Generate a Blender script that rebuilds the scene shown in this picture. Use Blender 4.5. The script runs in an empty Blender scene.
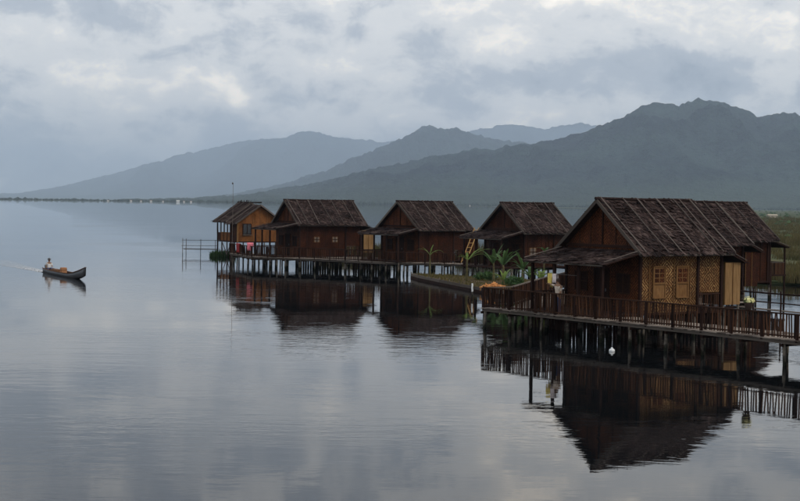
import bpy, bmesh, math, random
import numpy as np
from mathutils import Vector, Matrix

random.seed(7)
rng = np.random.default_rng(7)
R = math.radians
scene = bpy.context.scene
COL = scene.collection

# ------------------------------------------------------------------ camera
CAM_H = 6.5
FPX = 1500.0                       # focal length in pixels of the 800 px wide photograph
ROLL = R(0.8)
PITCH = math.atan(47.4 / FPX)
cam_d = bpy.data.cameras.new('camera')
cam = bpy.data.objects.new('camera', cam_d)
COL.objects.link(cam)
cam_d.sensor_width = 36.0
cam_d.lens = 36.0 * FPX / 800.0
cam_d.clip_start = 0.5
cam_d.clip_end = 90000.0
Fw = Vector((0, math.cos(PITCH), -math.sin(PITCH)))
Up = Vector((0, math.sin(PITCH), math.cos(PITCH)))
Rt = Vector((1, 0, 0))
rt = Rt * math.cos(ROLL) + Up * math.sin(ROLL)
up = -Rt * math.sin(ROLL) + Up * math.cos(ROLL)
M = Matrix.Identity(4)
for i in range(3):
    M[i][0] = rt[i]; M[i][1] = up[i]; M[i][2] = -Fw[i]
M[2][3] = CAM_H
cam.matrix_world = M
scene.camera = cam

def ray(x, y):
    u = (x - 400) * math.cos(ROLL) + (y - 250.5) * math.sin(ROLL)
    v = -(x - 400) * math.sin(ROLL) + (y - 250.5) * math.cos(ROLL)
    return Fw + Rt * (u / FPX) - Up * (v / FPX)

# ------------------------------------------------------------------ node helpers
class NT:
    def __init__(self, tree):
        self.t = tree
        self.n = tree.nodes
        self.l = tree.links
    def new(self, kind, **kw):
        nd = self.n.new(kind)
        for k, v in kw.items():
            setattr(nd, k, v)
        return nd
    def put(self, sock, v):
        if v is None:
            return
        if isinstance(v, bpy.types.NodeSocket):
            self.l.new(v, sock)
        else:
            sock.default_value = v
    def math(self, op, a, b=None, c=None, clamp=False):
        nd = self.new('ShaderNodeMath', operation=op, use_clamp=clamp)
        self.put(nd.inputs[0], a); self.put(nd.inputs[1], b); self.put(nd.inputs[2], c)
        return nd.outputs[0]
    def vmath(self, op, a, b=None):
        nd = self.new('ShaderNodeVectorMath', operation=op)
        self.put(nd.inputs[0], a); self.put(nd.inputs[1], b)
        return nd.outputs['Value'] if op in ('DISTANCE', 'LENGTH', 'DOT_PRODUCT') else nd.outputs[0]
    def mix(self, f, a, b, blend='MIX'):
        nd = self.new('ShaderNodeMix', data_type='RGBA', blend_type=blend)
        self.put(nd.inputs[0], f); self.put(nd.inputs[6], a); self.put(nd.inputs[7], b)
        return nd.outputs[2]
    def noise(self, vec, scale, detail=4, rough=0.55, dist=0.0, out='Fac'):
        nd = self.new('ShaderNodeTexNoise')
        self.put(nd.inputs['Vector'], vec)
        nd.inputs['Scale'].default_value = scale
        nd.inputs['Detail'].default_value = detail
        nd.inputs['Roughness'].default_value = rough
        nd.inputs['Distortion'].default_value = dist
        return nd.outputs[out]
    def remap(self, v, a, b, c=0.0, d=1.0, smooth=False):
        nd = self.new('ShaderNodeMapRange')
        if smooth:
            nd.interpolation_type = 'SMOOTHSTEP'
        self.put(nd.inputs[0], v)
        for i, q in enumerate((a, b, c, d)):
            nd.inputs[i + 1].default_value = q
        return nd.outputs[0]
    def mapping(self, vec, scale=(1, 1, 1), loc=(0, 0, 0), rot=(0, 0, 0)):
        nd = self.new('ShaderNodeMapping')
        self.put(nd.inputs[0], vec)
        nd.inputs['Scale'].default_value = scale
        nd.inputs['Location'].default_value = loc
        nd.inputs['Rotation'].default_value = rot
        return nd.outputs[0]
    def sep(self, v):
        nd = self.new('ShaderNodeSeparateXYZ'); self.put(nd.inputs[0], v)
        return nd.outputs
    def comb(self, x, y, z):
        nd = self.new('ShaderNodeCombineXYZ')
        for i, q in enumerate((x, y, z)):
            self.put(nd.inputs[i], q)
        return nd.outputs[0]

def c4(c):
    return (c[0], c[1], c[2], 1.0)

# ------------------------------------------------------------------ sky
SUN_EL, SUN_AZ = 42.0, 114.0       # azimuth clockwise from +Y (view direction): to the right, a little behind the camera
world = bpy.data.worlds.new('World')
scene.world = world
world.use_nodes = True
w = NT(world.node_tree)
w.n.clear()
wout = w.new('ShaderNodeOutputWorld')
bg = w.new('ShaderNodeBackground')
bg.inputs['Strength'].default_value = 0.1
sky = w.new('ShaderNodeTexSky', sky_type='NISHITA')
sky.sun_disc = False
sky.sun_elevation = R(SUN_EL)
sky.sun_rotation = R(SUN_AZ)
sky.air_density = 1.4
sky.dust_density = 2.5
tc = w.new('ShaderNodeTexCoord')
d0 = tc.outputs['Generated']
warp = w.vmath('SUBTRACT', w.noise(d0, 22.0, 4, 0.55, out='Color'), (0.5, 0.5, 0.5))
warp = w.vmath('MULTIPLY', warp, (0.035, 0.035, 0.022))
d1 = w.vmath('ADD', d0, warp)
st = w.mapping(d1, scale=(1.0, 1.0, 2.3))
big = w.noise(st, 4.5, 5, 0.55)
mid = w.noise(w.mapping(d1, scale=(1, 1, 1.9), loc=(3.1, 1.7, 0.4)), 17.0, 6, 0.6)
fine = w.noise(w.mapping(d1, scale=(1, 1, 1.5)), 42.0, 5, 0.62)
val = w.math('ADD', w.math('MULTIPLY', big, 0.62), w.math('MULTIPLY', mid, 0.70))
val = w.math('ADD', val, w.math('MULTIPLY', w.math('SUBTRACT', fine, 0.5), 0.26))
# individual cloud masses in the part of the sky that is seen: (pixel, radius in pixels, weight, flatness)
CLOUDS = [((247, 101), 26, 0.17, 1.5), ((232, 90), 34, 0.15, 1.5), ((212, 76), 46, 0.12, 1.5), ((150, 88), 70, 0.09, 1.8), ((30, 35), 60, 0.14, 1.7), ((75, 60), 60, 0.12, 1.7), ((330, 45), 90, 0.08, 1.7),
          ((560, 12), 130, 0.17, 2.2), ((730, 22), 90, 0.14, 2.0), ((640, 78), 150, -0.17, 4.0), ((470, 88), 120, -0.10, 3.5),
          ((560, 118), 130, 0.08, 4.5), ((20, 80), 50, -0.06, 2.5), ((90, 125), 150, 0.13, 2.2), ((120, 18), 55, -0.14, 2.5), ((380, 122), 90, 0.05, 4.0),
          ((420, 30), 40, -0.08, 2.0), ((285, 12), 40, -0.10, 2.0), ((700, 120), 140, 0.06, 4.0)]
for (px, rad, wt, flat) in CLOUDS:
    c = ray(*px).normalized()
    k = (1.0, 1.0, flat)
    dist = w.vmath('DISTANCE', w.vmath('MULTIPLY', d1, k), (c.x, c.y, c.z * flat))
    g = w.remap(dist, 0.0, rad / FPX * 1.25, wt, 0.0, smooth=True)
    val = w.math('ADD', val, g)
z = w.sep(d0)[2]
lift = w.remap(z, 0.0, 0.10, -0.09, -0.09, smooth=True)
val = w.math('ADD', val, lift)
ramp = w.new('ShaderNodeValToRGB')
w.l.new(val, ramp.inputs[0])
cr = ramp.color_ramp
cr.interpolation = 'EASE'
cr.elements[0].position = 0.30; cr.elements[0].color = (0.38, 0.44, 0.53, 1)
cr.elements[1].position = 0.90; cr.elements[1].color = (1.9, 1.72, 1.47, 1)
e = cr.elements.new(0.48); e.color = (0.60, 0.65, 0.725, 1)
e = cr.elements.new(0.64); e.color = (1.02, 1.02, 1.015, 1)
cloud = w.mix(1.0, ramp.outputs[0], (9.5, 9.5, 9.5, 1), 'MULTIPLY')
col = w.mix(0.94, sky.outputs[0], cloud)
w.l.new(col, bg.inputs['Color'])
w.l.new(bg.outputs[0], wout.inputs[0])

sd = bpy.data.lights.new('sun', 'SUN')
sd.energy = 1.25
sd.angle = R(12)
sd.color = (1.0, 0.90, 0.77)
sun = bpy.data.objects.new('sun', sd)
COL.objects.link(sun)
to_sun = Vector((math.sin(R(SUN_AZ)) * math.cos(R(SUN_EL)), math.cos(R(SUN_AZ)) * math.cos(R(SUN_EL)), math.sin(R(SUN_EL))))
sun.rotation_euler = (-to_sun).to_track_quat('-Z', 'Y').to_euler()
sun.location = to_sun * 200

vs = scene.view_settings
vs.view_transform = 'Standard'
vs.look = 'None'
vs.exposure = 0.0
vs.gamma = 1.0
vs.use_curve_mapping = False
cy = scene.cycles
cy.use_denoising = True
cy.max_bounces = 7
cy.diffuse_bounces = 3
cy.glossy_bounces = 3
cy.volume_bounces = 4
cy.transparent_max_bounces = 8
cy.caustics_reflective = False
cy.caustics_refractive = False

# ------------------------------------------------------------------ materials
MATS = {}
def mat(name, build):
    m = bpy.data.materials.new(name)
    m.use_nodes = True
    t = NT(m.node_tree)
    t.n.clear()
    out = t.new('ShaderNodeOutputMaterial')
    p = t.new('ShaderNodeBsdfPrincipled')
    t.l.new(p.outputs[0], out.inputs[0])
    p.inputs['Roughness'].default_value = 0.8
    p.inputs['Specular IOR Level'].default_value = 0.07
    build(t, p, out)
    MATS[name] = m
    return m

def obj_coord(t):
    """object coordinates pushed about by the object's own random number, so repeats differ"""
    tcn = t.new('ShaderNodeTexCoord')
    oi = t.new('ShaderNodeObjectInfo')
    off = t.math('MULTIPLY', oi.outputs['Random'], 37.0)
    return t.vmath('ADD', tcn.outputs['Object'], t.comb(off, off, off)), oi.outputs['Random']

def bump(t, p, h, strength, dist):
    b = t.new('ShaderNodeBump')
    b.inputs['Strength'].default_value = strength
    b.inputs['Distance'].default_value = dist
    t.l.new(h, b.inputs['Height'])
    t.l.new(b.outputs[0], p.inputs['Normal'])

def wood(name, dark, light, scale=(1, 1, 1), spread=0.5, rough=0.85):
    def b(t, p, out):
        v, rnd = obj_coord(t)
        g = t.noise(t.mapping(v, scale=scale), 3.0, 5, 0.65)
        f = t.math('ADD', t.math('MULTIPLY', t.math('SUBTRACT', rnd, 0.5), spread), t.remap(g, 0.3, 0.7))
        t.l.new(t.mix(t.math('MAXIMUM', t.math('MINIMUM', f, 1.0), 0.0), c4(dark), c4(light)), p.inputs['Base Color'])
        p.inputs['Roughness'].default_value = rough
        bump(t, p, g, 0.4, 0.02)
    return mat(name, b)

wood('dark_timber', (0.012, 0.006, 0.005), (0.040, 0.020, 0.015), (1, 6, 6))
wood('red_timber', (0.018, 0.009, 0.006), (0.062, 0.031, 0.020), (1, 6, 6))
wood('grey_timber', (0.050, 0.040, 0.034), (0.16, 0.135, 0.115), (1, 6, 6), 0.9)
wood('deck_board', (0.07, 0.055, 0.046), (0.30, 0.25, 0.21), (1, 6, 6), 1.1)
def stilt(t, p, out):
    v, rnd = obj_coord(t)
    geo = t.new('ShaderNodeNewGeometry')
    pz = t.sep(geo.outputs['Position'])[2]
    g = t.noise(geo.outputs['Position'], 5.0, 4, 0.65)
    f = t.math('ADD', t.math('MULTIPLY', t.math('SUBTRACT', rnd, 0.5), 0.9), t.remap(g, 0.3, 0.7), clamp=True)
    col = t.mix(f, (0.028, 0.023, 0.019, 1), (0.19, 0.165, 0.135, 1))
    algae = t.remap(t.math('ADD', pz, t.math('MULTIPLY', t.math('SUBTRACT', g, 0.5), 0.5)), 0.16, 0.42, 1.0, 0.0)
    t.l.new(t.mix(algae, col, (0.014, 0.016, 0.010, 1)), p.inputs['Base Color'])
    bump(t, p, g, 0.5, 0.02)
mat('stilt_wood', stilt)
wood('bamboo_grey', (0.055, 0.045, 0.040), (0.17, 0.14, 0.122), (6, 6, 1), 0.9, 0.6)
wood('bamboo_tan', (0.36, 0.20, 0.075), (0.60, 0.38, 0.15), (6, 6, 1), 0.5, 0.55)
wood('baluster_wood', (0.010, 0.005, 0.004), (0.085, 0.040, 0.022), (6, 6, 1), 1.3)
wood('pale_panel', (0.17, 0.095, 0.040), (0.36, 0.22, 0.10), (3, 3, 0.35), 0.2)
wood('window_pale', (0.10, 0.08, 0.065), (0.22, 0.18, 0.15), (4, 4, 4), 0.4)
wood('window_wood', (0.13, 0.062, 0.024), (0.25, 0.135, 0.055), (4, 4, 1), 0.4)

def thatch(t, p, out):
    geo = t.new('ShaderNodeNewGeometry')
    v, rnd = obj_coord(t)
    n1 = t.noise(v, 0.9, 4, 0.6)
    n2 = t.noise(t.mapping(v, scale=(14, 14, 14)), 1.0, 3, 0.6)
    f = t.math('ADD', t.math('MULTIPLY', geo.outputs['Random Per Island'], 0.42), t.math('MULTIPLY', t.remap(n1, 0.32, 0.68), 0.45))
    f = t.math('ADD', f, t.math('MULTIPLY', n2, 0.22))
    r = t.new('ShaderNodeValToRGB')
    t.l.new(f, r.inputs[0])
    e = r.color_ramp.elements
    e[0].position = 0.12; e[0].color = (0.009, 0.006, 0.006, 1)
    e[1].position = 1.0; e[1].color = (0.110, 0.078, 0.070, 1)
    q = e.new(0.6); q.color = (0.036, 0.023, 0.021, 1)
    t.l.new(r.outputs[0], p.inputs['Base Color'])
    p.inputs['Roughness'].default_value = 0.85
    bump(t, p, n2, 0.5, 0.03)
mat('thatch', thatch)

def weave(name, light, dark, gap, period=0.15, P=0.84, Q=0.95, contrast=1.0):
    def b(t, p, out):
        tcn = t.new('ShaderNodeTexCoord')
        x, y, zz = t.sep(tcn.outputs['Object'])
        h = t.math('ADD', x, y)
        wob = t.math('MULTIPLY', t.math('SUBTRACT', t.noise(tcn.outputs['Object'], 2.0, 2), 0.5), 0.05)
        hh = t.math('ADD', h, wob)
        a = t.math('MULTIPLY', t.math('ABSOLUTE', t.math('SUBTRACT', t.math('FRACT', t.math('DIVIDE', hh, P)), 0.5)), P)
        c = t.math('MULTIPLY', t.math('ABSOLUTE', t.math('SUBTRACT', t.math('FRACT', t.math('DIVIDE', zz, Q)), 0.5)), Q)
        d = t.math('ADD', a, c)
        s = t.math('FRACT', t.math('DIVIDE', d, period))
        stripe = t.remap(t.math('ABSOLUTE', t.math('SUBTRACT', s, 0.5)), 0.14, 0.32, smooth=True)
        # the slivers of each strip going under its neighbours
        cell = t.math('MULTIPLY', t.math('SINE', t.math('MULTIPLY', h, 2 * math.pi / 0.07)), t.math('SINE', t.math('MULTIPLY', zz, 2 * math.pi / 0.07)))
        wn = t.new('ShaderNodeTexWhiteNoise', noise_dimensions='2D')
        t.l.new(t.comb(t.math('FLOOR', t.math('DIVIDE', t.math('ADD', h, zz), 0.062)), t.math('FLOOR', t.math('DIVIDE', t.math('SUBTRACT', h, zz), 0.10)), 0.0), wn.inputs['Vector'])
        cellf = t.math('MULTIPLY', t.remap(cell, -0.4, 0.5, 0.6, 1.0), t.remap(wn.outputs['Value'], 0.1, 0.75, 0.18, 1.0))
        blotch = t.remap(t.noise(tcn.outputs['Object'], 1.3, 5, 0.6), 0.34, 0.66, 0.25, 1.1)
        f = t.math('MULTIPLY', t.math('MULTIPLY', stripe, cellf), t.math('MULTIPLY', blotch, contrast))
        strip_n = t.noise(t.mapping(tcn.outputs['Object'], scale=(9, 9, 9)), 1.0, 3)
        lt = t.mix(strip_n, c4(light), c4([q * 0.6 for q in light]))
        base = t.mix(t.remap(strip_n, 0.35, 0.7), c4(gap), c4(dark))
        stain = t.remap(t.noise(t.mapping(tcn.outputs['Object'], scale=(1.1, 1.1, 0.5), loc=(3, 5, 1)), 1.0, 5, 0.65), 0.34, 0.66, 0.5, 1.15)
        t.l.new(t.vmath('MULTIPLY', t.mix(f, base, lt), t.comb(stain, stain, stain)), p.inputs['Base Color'])
        p.inputs['Roughness'].default_value = 0.6
        bump(t, p, t.math('MULTIPLY', stripe, cellf), 0.6, 0.02)
    return mat(name, b)

weave('weave_tan', (0.66, 0.41, 0.17), (0.12, 0.040, 0.013), (0.035, 0.012, 0.005), 0.17)
weave('weave_red', (0.25, 0.085, 0.026), (0.085, 0.025, 0.009), (0.022, 0.007, 0.004), 0.16)
weave('weave_maroon', (0.13, 0.040, 0.013), (0.045, 0.013, 0.006), (0.012, 0.004, 0.0025), 0.16)
weave('weave_amber', (0.46, 0.20, 0.062), (0.21, 0.080, 0.025), (0.11, 0.040, 0.013), 0.16)

def plain(name, col, rough=0.7, var=0.25, scale=6.0, spec=0.12):
    def b(t, p, out):
        v, rnd = obj_coord(t)
        n = t.noise(v, scale, 4)
        lo = [q * (1 - var) for q in col]; hi = [min(1, q * (1 + var)) for q in col]
        t.l.new(t.mix(t.remap(n, 0.3, 0.7), c4(lo), c4(hi)), p.inputs['Base Color'])
        p.inputs['Roughness'].default_value = rough
        p.inputs['Specular IOR Level'].default_value = spec
        bump(t, p, n, 0.2, 0.02)
    return mat(name, b)

plain('black_void', (0.012, 0.009, 0.009))
plain('glass_dark', (0.02, 0.022, 0.025), 0.12, 0.2, 2.0, 0.5)
plain('cloth_red', (0.28, 0.02, 0.02))
plain('cloth_pink', (0.80, 0.22, 0.27))
plain('cloth_yellow', (0.80, 0.62, 0.16))
plain('cloth_white', (0.80, 0.70, 0.68))
plain('cloth_blue', (0.06, 0.07, 0.14))
plain('wicker_pale', (0.52, 0.44, 0.36), 0.8, 0.35, 30)
plain('plastic_white', (0.78, 0.80, 0.80), 0.4, 0.1, 3, 0.5)
plain('skin', (0.28, 0.16, 0.10), 0.55, 0.1)
plain('shirt_white', (0.75, 0.74, 0.72))
plain('boat_paint', (0.018, 0.017, 0.020), 0.45, 0.4, 2.0, 0.4)
plain('boat_inside', (0.15, 0.075, 0.04), 0.8, 0.4)
plain('cargo_orange', (0.40, 0.19, 0.09), 0.8, 0.3)
plain('engine_metal', (0.06, 0.06, 0.065), 0.4, 0.4, 9, 0.5)
plain('straw_orange', (0.55, 0.25, 0.09), 0.8, 0.45, 9)
plain('soil', (0.085, 0.058, 0.036), 0.95, 0.5, 1.2)
plain('stalk_green', (0.10, 0.088, 0.038), 0.6, 0.4, 3)
plain('far_white', (0.72, 0.71, 0.68))
plain('far_tan', (0.42, 0.36, 0.28))
plain('far_roof', (0.34, 0.22, 0.18))
plain('flower_cream', (0.80, 0.76, 0.38), 0.7, 0.2)
plain('pot_clay', (0.05, 0.032, 0.026), 0.7, 0.3)

def leafy(name, dark, light, rough=0.5, nscale=1.3, wts=(0.55, 0.5)):
    def b(t, p, out):
        geo = t.new('ShaderNodeNewGeometry')
        v, rnd = obj_coord(t)
        n = t.noise(v, nscale, 4)
        f = t.math('ADD', t.math('MULTIPLY', geo.outputs['Random Per Island'], wts[0]), t.math('MULTIPLY', t.remap(n, 0.3, 0.7), wts[1]))
        t.l.new(t.mix(t.remap(f, 0.15, 0.9), c4(dark), c4(light)), p.inputs['Base Color'])
        p.inputs['Roughness'].default_value = rough
        tr = t.new('ShaderNodeBsdfTranslucent')
        tr.inputs[0].default_value = c4([q * 1.2 for q in light])
        mx = t.new('ShaderNodeMixShader')
        mx.inputs[0].default_value = 0.25
        t.l.new(p.outputs[0], mx.inputs[1]); t.l.new(tr.outputs[0], mx.inputs[2])
        t.l.new(mx.outputs[0], out.inputs[0])
    return mat(name, b)

leafy('leaf_banana', (0.050, 0.095, 0.022), (0.19, 0.27, 0.065))
leafy('leaf_dark', (0.022, 0.055, 0.022), (0.075, 0.13, 0.042))
leafy('grass_marsh', (0.020, 0.034, 0.014), (0.150, 0.118, 0.050), 0.8, 0.085, (0.35, 0.65))
leafy('grass_bed', (0.055, 0.055, 0.020), (0.16, 0.13, 0.05), 0.8)
leafy('tree_far', (0.020, 0.034, 0.020), (0.045, 0.065, 0.034), 0.9)

def water_mat(t, p, out):
    tcn = t.new('ShaderNodeTexCoord')
    v = tcn.outputs['Object']
    p.inputs['Base Color'].default_value = (0.005, 0.006, 0.007, 1)
    p.inputs['Roughness'].default_value = 0.008
    p.inputs['IOR'].default_value = 1.333
    p.inputs['Specular IOR Level'].default_value = 0.27
    warp = t.vmath('MULTIPLY', t.vmath('SUBTRACT', t.noise(v, 0.35, 2, out='Color'), (0.5, 0.5, 0.5)), (1.2, 1.2, 0))
    vw = t.vmath('ADD', v, warp)
    r1 = t.noise(t.mapping(vw, scale=(0.55, 1.5, 1), rot=(0, 0, R(6))), 1.0, 3, 0.5)
    r2 = t.noise(t.mapping(vw, scale=(1.6, 4.2, 1), rot=(0, 0, R(-9))), 1.0, 2, 0.5)
    swell = t.noise(t.mapping(v, scale=(0.05, 0.16, 1)), 1.0, 2, 0.5)
    patch = t.remap(t.noise(t.mapping(v, scale=(0.018, 0.05, 1), loc=(4.0, 2.0, 0)), 1.0, 4, 0.6), 0.42, 0.64, 0.25, 2.1, smooth=True)
    h = t.math('ADD', t.math('MULTIPLY', r1, 0.026), t.math('MULTIPLY', r2, 0.008))
    h = t.math('MULTIPLY', h, patch)
    h = t.math('ADD', h, t.math('MULTIPLY', swell, 0.03))
    b = t.new('ShaderNodeBump')
    b.inputs['Strength'].default_value = 1.0
    b.inputs['Distance'].default_value = WATER_BUMP
    t.l.new(h, b.inputs['Height'])
    t.l.new(b.outputs[0], p.inputs['Normal'])
WATER_BUMP = 0.22
mat('water', water_mat)

def wake_mat(t, p, out):
    tcn = t.new('ShaderNodeTexCoord')
    v = tcn.outputs['Object']
    n = t.noise(t.mapping(v, scale=(1.2, 4.0, 1)), 1.6, 5, 0.7)
    x = t.sep(v)[0]
    f = t.math('ADD', n, t.remap(x, -24, 0, -0.16, 0.16))
    foam = t.remap(f, 0.52, 0.78, 0.0, 0.8)
    t.l.new(t.mix(foam, (0.012, 0.016, 0.020, 1), (0.82, 0.84, 0.86, 1)), p.inputs['Base Color'])
    t.l.new(t.remap(foam, 0, 1, 0.05, 0.7), p.inputs['Roughness'])
    p.inputs['IOR'].default_value = 1.333
    p.inputs['Specular IOR Level'].default_value = 0.5
    bump(t, p, n, 0.5, 0.06)
mat('wake', wake_mat)

def marsh(t, p, out):
    tcn = t.new('ShaderNodeTexCoord')
    v = tcn.outputs['Object']
    a = t.noise(t.mapping(v, scale=(0.006, 0.016, 1)), 1.0, 6, 0.65)
    b_ = t.noise(t.mapping(v, scale=(0.05, 0.03, 1)), 1.0, 5, 0.65)
    r = t.new('ShaderNodeValToRGB')
    t.l.new(t.math('ADD', t.math('MULTIPLY', a, 0.6), t.math('MULTIPLY', b_, 0.4)), r.inputs[0])
    e = r.color_ramp.elements
    e[0].position = 0.34; e[0].color = (0.028, 0.042, 0.020, 1)
    e[1].position = 0.68; e[1].color = (0.125, 0.10, 0.050, 1)
    q = e.new(0.5); q.color = (0.055, 0.070, 0.032, 1)
    t.l.new(r.outputs[0], p.inputs['Base Color'])
    p.inputs['Roughness'].default_value = 0.95
    bump(t, p, b_, 0.6, 1.5)
mat('marsh', marsh)

def forest(t, p, out):
    tcn = t.new('ShaderNodeTexCoord')
    v = tcn.outputs['Object']
    a = t.noise(v, 0.0022, 6, 0.7)
    c = t.noise(v, 0.020, 4, 0.75)
    zz = t.sep(v)[2]
    r = t.new('ShaderNodeValToRGB')
    t.l.new(t.math('ADD', t.math('MULTIPLY', a, 0.62), t.math('MULTIPLY', c, 0.38)), r.inputs[0])
    e = r.color_ramp.elements
    e[0].position = 0.40; e[0].color = (0.0015, 0.004, 0.009, 1)
    e[1].position = 0.64; e[1].color = (0.036, 0.060, 0.050, 1)
    fields = t.mix(t.remap(zz, 10, 140, 0.55, 0.0), r.outputs[0], (0.065, 0.082, 0.042, 1))
    t.l.new(fields, p.inputs['Base Color'])
    p.inputs['Roughness'].default_value = 1.0
    p.inputs['Specular IOR Level'].default_value = 0.0
    bump(t, p, t.math('ADD', c, t.math('MULTIPLY', a, 3.0)), 1.0, 45.0)
mat('forest', forest)

# ------------------------------------------------------------------ object helpers
def link(o, parent=None):
    COL.objects.link(o)
    if parent is not None:
        o.parent = parent
    return o

def tag(o, label=None, cat=None, group=None, kind=None):
    if label: o['label'] = label
    if cat: o['category'] = cat
    if group: o['group'] = group
    if kind: o['kind'] = kind
    return o

def thing(name, label, cat, loc=(0, 0, 0), rz=0.0, group=None):
    o = bpy.data.objects.new(name, None)
    o.empty_display_size = 0.2
    o.location = loc
    o.rotation_euler = (0, 0, rz)
    link(o)
    return tag(o, label, cat, group)

def mesh(name, verts, faces, m, parent=None, smooth=False):
    me = bpy.data.meshes.new(name)
    me.from_pydata([tuple(map(float, v)) for v in verts], [], [tuple(map(int, q)) for q in faces])
    me.materials.append(MATS[m])
    if smooth:
        me.polygons.foreach_set('use_smooth', [True] * len(me.polygons))
    me.update()
    return link(bpy.data.objects.new(name, me), parent)

_unit = {}
def unit_mesh(shape, m):
    key = (shape, m)
    if key in _unit:
        return _unit[key]
    bm = bmesh.new()
    if shape == 'box':
        bmesh.ops.create_cube(bm, size=1.0)
        bmesh.ops.bevel(bm, geom=list(bm.edges), offset=0.04, segments=1, affect='EDGES')
    elif shape == 'sawn':
        bmesh.ops.create_cube(bm, size=1.0)
    else:                           # round pole along X with knots and a slight taper
        n, rings = 8, 6
        vs_ = []
        for i in range(rings):
            tpar = i / (rings - 1)
            rad = 0.5 * (1.05 - 0.12 * tpar) * (1 + 0.06 * math.sin(i * 2.3))
            oy, oz = 0.10 * math.sin(i * 1.9), 0.08 * math.cos(i * 1.3)
            vs_.append([bm.verts.new((tpar - 0.5, oy + rad * math.cos(2 * math.pi * k / n), oz + rad * math.sin(2 * math.pi * k / n))) for k in range(n)])
        for i in range(rings - 1):
            for k in range(n):
                fc = bm.faces.new((vs_[i][k], vs_[i + 1][k], vs_[i + 1][(k + 1) % n], vs_[i][(k + 1) % n]))
                fc.smooth = True
        bm.faces.new(vs_[0]); bm.faces.new(list(reversed(vs_[-1])))
        bmesh.ops.recalc_face_normals(bm, faces=list(bm.faces))
    me = bpy.data.meshes.new(shape + '_piece')
    bm.to_mesh(me); bm.free()
    me.materials.append(MATS[m])
    _unit[key] = me
    return me

def beam(name, p0, p1, wd, ht, m, parent=None, shape='sawn', upv=(0, 0, 1), roll=0.0):
    """a straight piece from p0 to p1 (coordinates of its parent)"""
    p0, p1 = Vector(p0), Vector(p1)
    x = p1 - p0
    ln = x.length
    x.normalize()
    u = Vector(upv)
    if abs(x.dot(u)) > 0.98:
        u = Vector((0, 1, 0))
    y = u.cross(x).normalized()
    zv = x.cross(y)
    mt = Matrix.Identity(4)
    c = (p0 + p1) / 2
    for i in range(3):
        mt[i][0] = x[i] * ln; mt[i][1] = y[i] * wd; mt[i][2] = zv[i] * ht; mt[i][3] = c[i]
    if roll:
        mt = mt @ Matrix.Rotation(roll, 4, 'X')
    o = bpy.data.objects.new(name, unit_mesh(shape, m))
    link(o, parent)
    if parent is not None and parent.type == 'MESH':      # a sub-part: coordinates are those of the thing
        o.matrix_parent_inverse = (parent.matrix_parent_inverse @ parent.matrix_basis).inverted()
    o.matrix_basis = mt
    return o

def pole(name, p0, p1, dia, m, parent=None):
    return beam(name, p0, p1, dia, dia, m, parent, 'pole')

def box(name, x0, x1, y0, y1, z0, z1, m, parent=None):
    v = [(x0, y0, z0), (x1, y0, z0), (x1, y1, z0), (x0, y1, z0), (x0, y0, z1), (x1, y0, z1), (x1, y1, z1), (x0, y1, z1)]
    q = [(0, 3, 2, 1), (4, 5, 6, 7), (0, 1, 5, 4), (1, 2, 6, 5), (2, 3, 7, 6), (3, 0, 4, 7)]
    return mesh(name, v, q, m, parent)

def solid(name, poly, nrm, th, m, parent=None):
    """a flat polygon given thickness th along -nrm"""
    n = Vector(nrm).normalized() * th
    k = len(poly)
    v = [Vector(q) for q in poly] + [Vector(q) - n for q in poly]
    fcs = [tuple(range(k)), tuple(reversed(range(k, 2 * k)))]
    for i in range(k):
        j = (i + 1) % k
        fcs.append((i, k + i, k + j, j))
    return mesh(name, v, fcs, m, parent)

def lathe(name, prof, m, parent=None, n=14, loc=(0, 0, 0), smooth=True):
    v, q = [], []
    for (r_, z_) in prof:
        for k in range(n):
            a = 2 * math.pi * k / n
            v.append((loc[0] + r_ * math.cos(a), loc[1] + r_ * math.sin(a), loc[2] + z_))
    for i in range(len(prof) - 1):
        for k in range(n):
            q.append((i * n + k, i * n + (k + 1) % n, (i + 1) * n + (k + 1) % n, (i + 1) * n + k))
    q.append(tuple(reversed(range(n))))
    q.append(tuple(range((len(prof) - 1) * n, len(prof) * n)))
    return mesh(name, v, q, m, parent, smooth)

# ------------------------------------------------------------------ water, land, mountains
wt = mesh('water', [(-23000, -1000, 0), (23000, -1000, 0), (23000, 35500, 0), (-23000, 35500, 0)], [(0, 1, 2, 3)], 'water')
tag(wt, 'calm grey lake with faint ripples reflecting the cloudy sky', kind='structure')

shore = [(26, 137), (29, 131), (33, 129), (38, 127.5), (46, 126), (60, 118), (90, 100), (160, 90), (400, 60), (2500, 40),
         (9000, 200), (20000, 6000), (20000, 35000), (-20000, 35000), (-20000, 4100), (-6000, 3950), (-1700, 3880), (-1046, 3950),
         (-594, 4400), (-250, 4700), (-2, 4700), (180, 4300), (330, 3700), (470, 3300), (420, 2500), (260, 1500), (150, 800), (62, 300), (36, 180), (28, 150)]
k = len(shore)
lv = [(x, y, 0.22) for x, y in shore] + [(x, y, -0.8) for x, y in shore]
land = mesh('land', lv, [tuple(range(k))] + [(i, k + i, k + (i + 1) % k, (i + 1) % k) for i in range(k)], 'marsh')
bm = bmesh.new(); bm.from_mesh(land.data)
bmesh.ops.triangulate(bm, faces=[fc for fc in bm.faces if len(fc.verts) > 4]); bmesh.ops.recalc_face_normals(bm, faces=list(bm.faces)); bm.to_mesh(land.data); bm.free()
tag(land, 'low green marshland and far plain beyond the lake', kind='structure')

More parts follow.
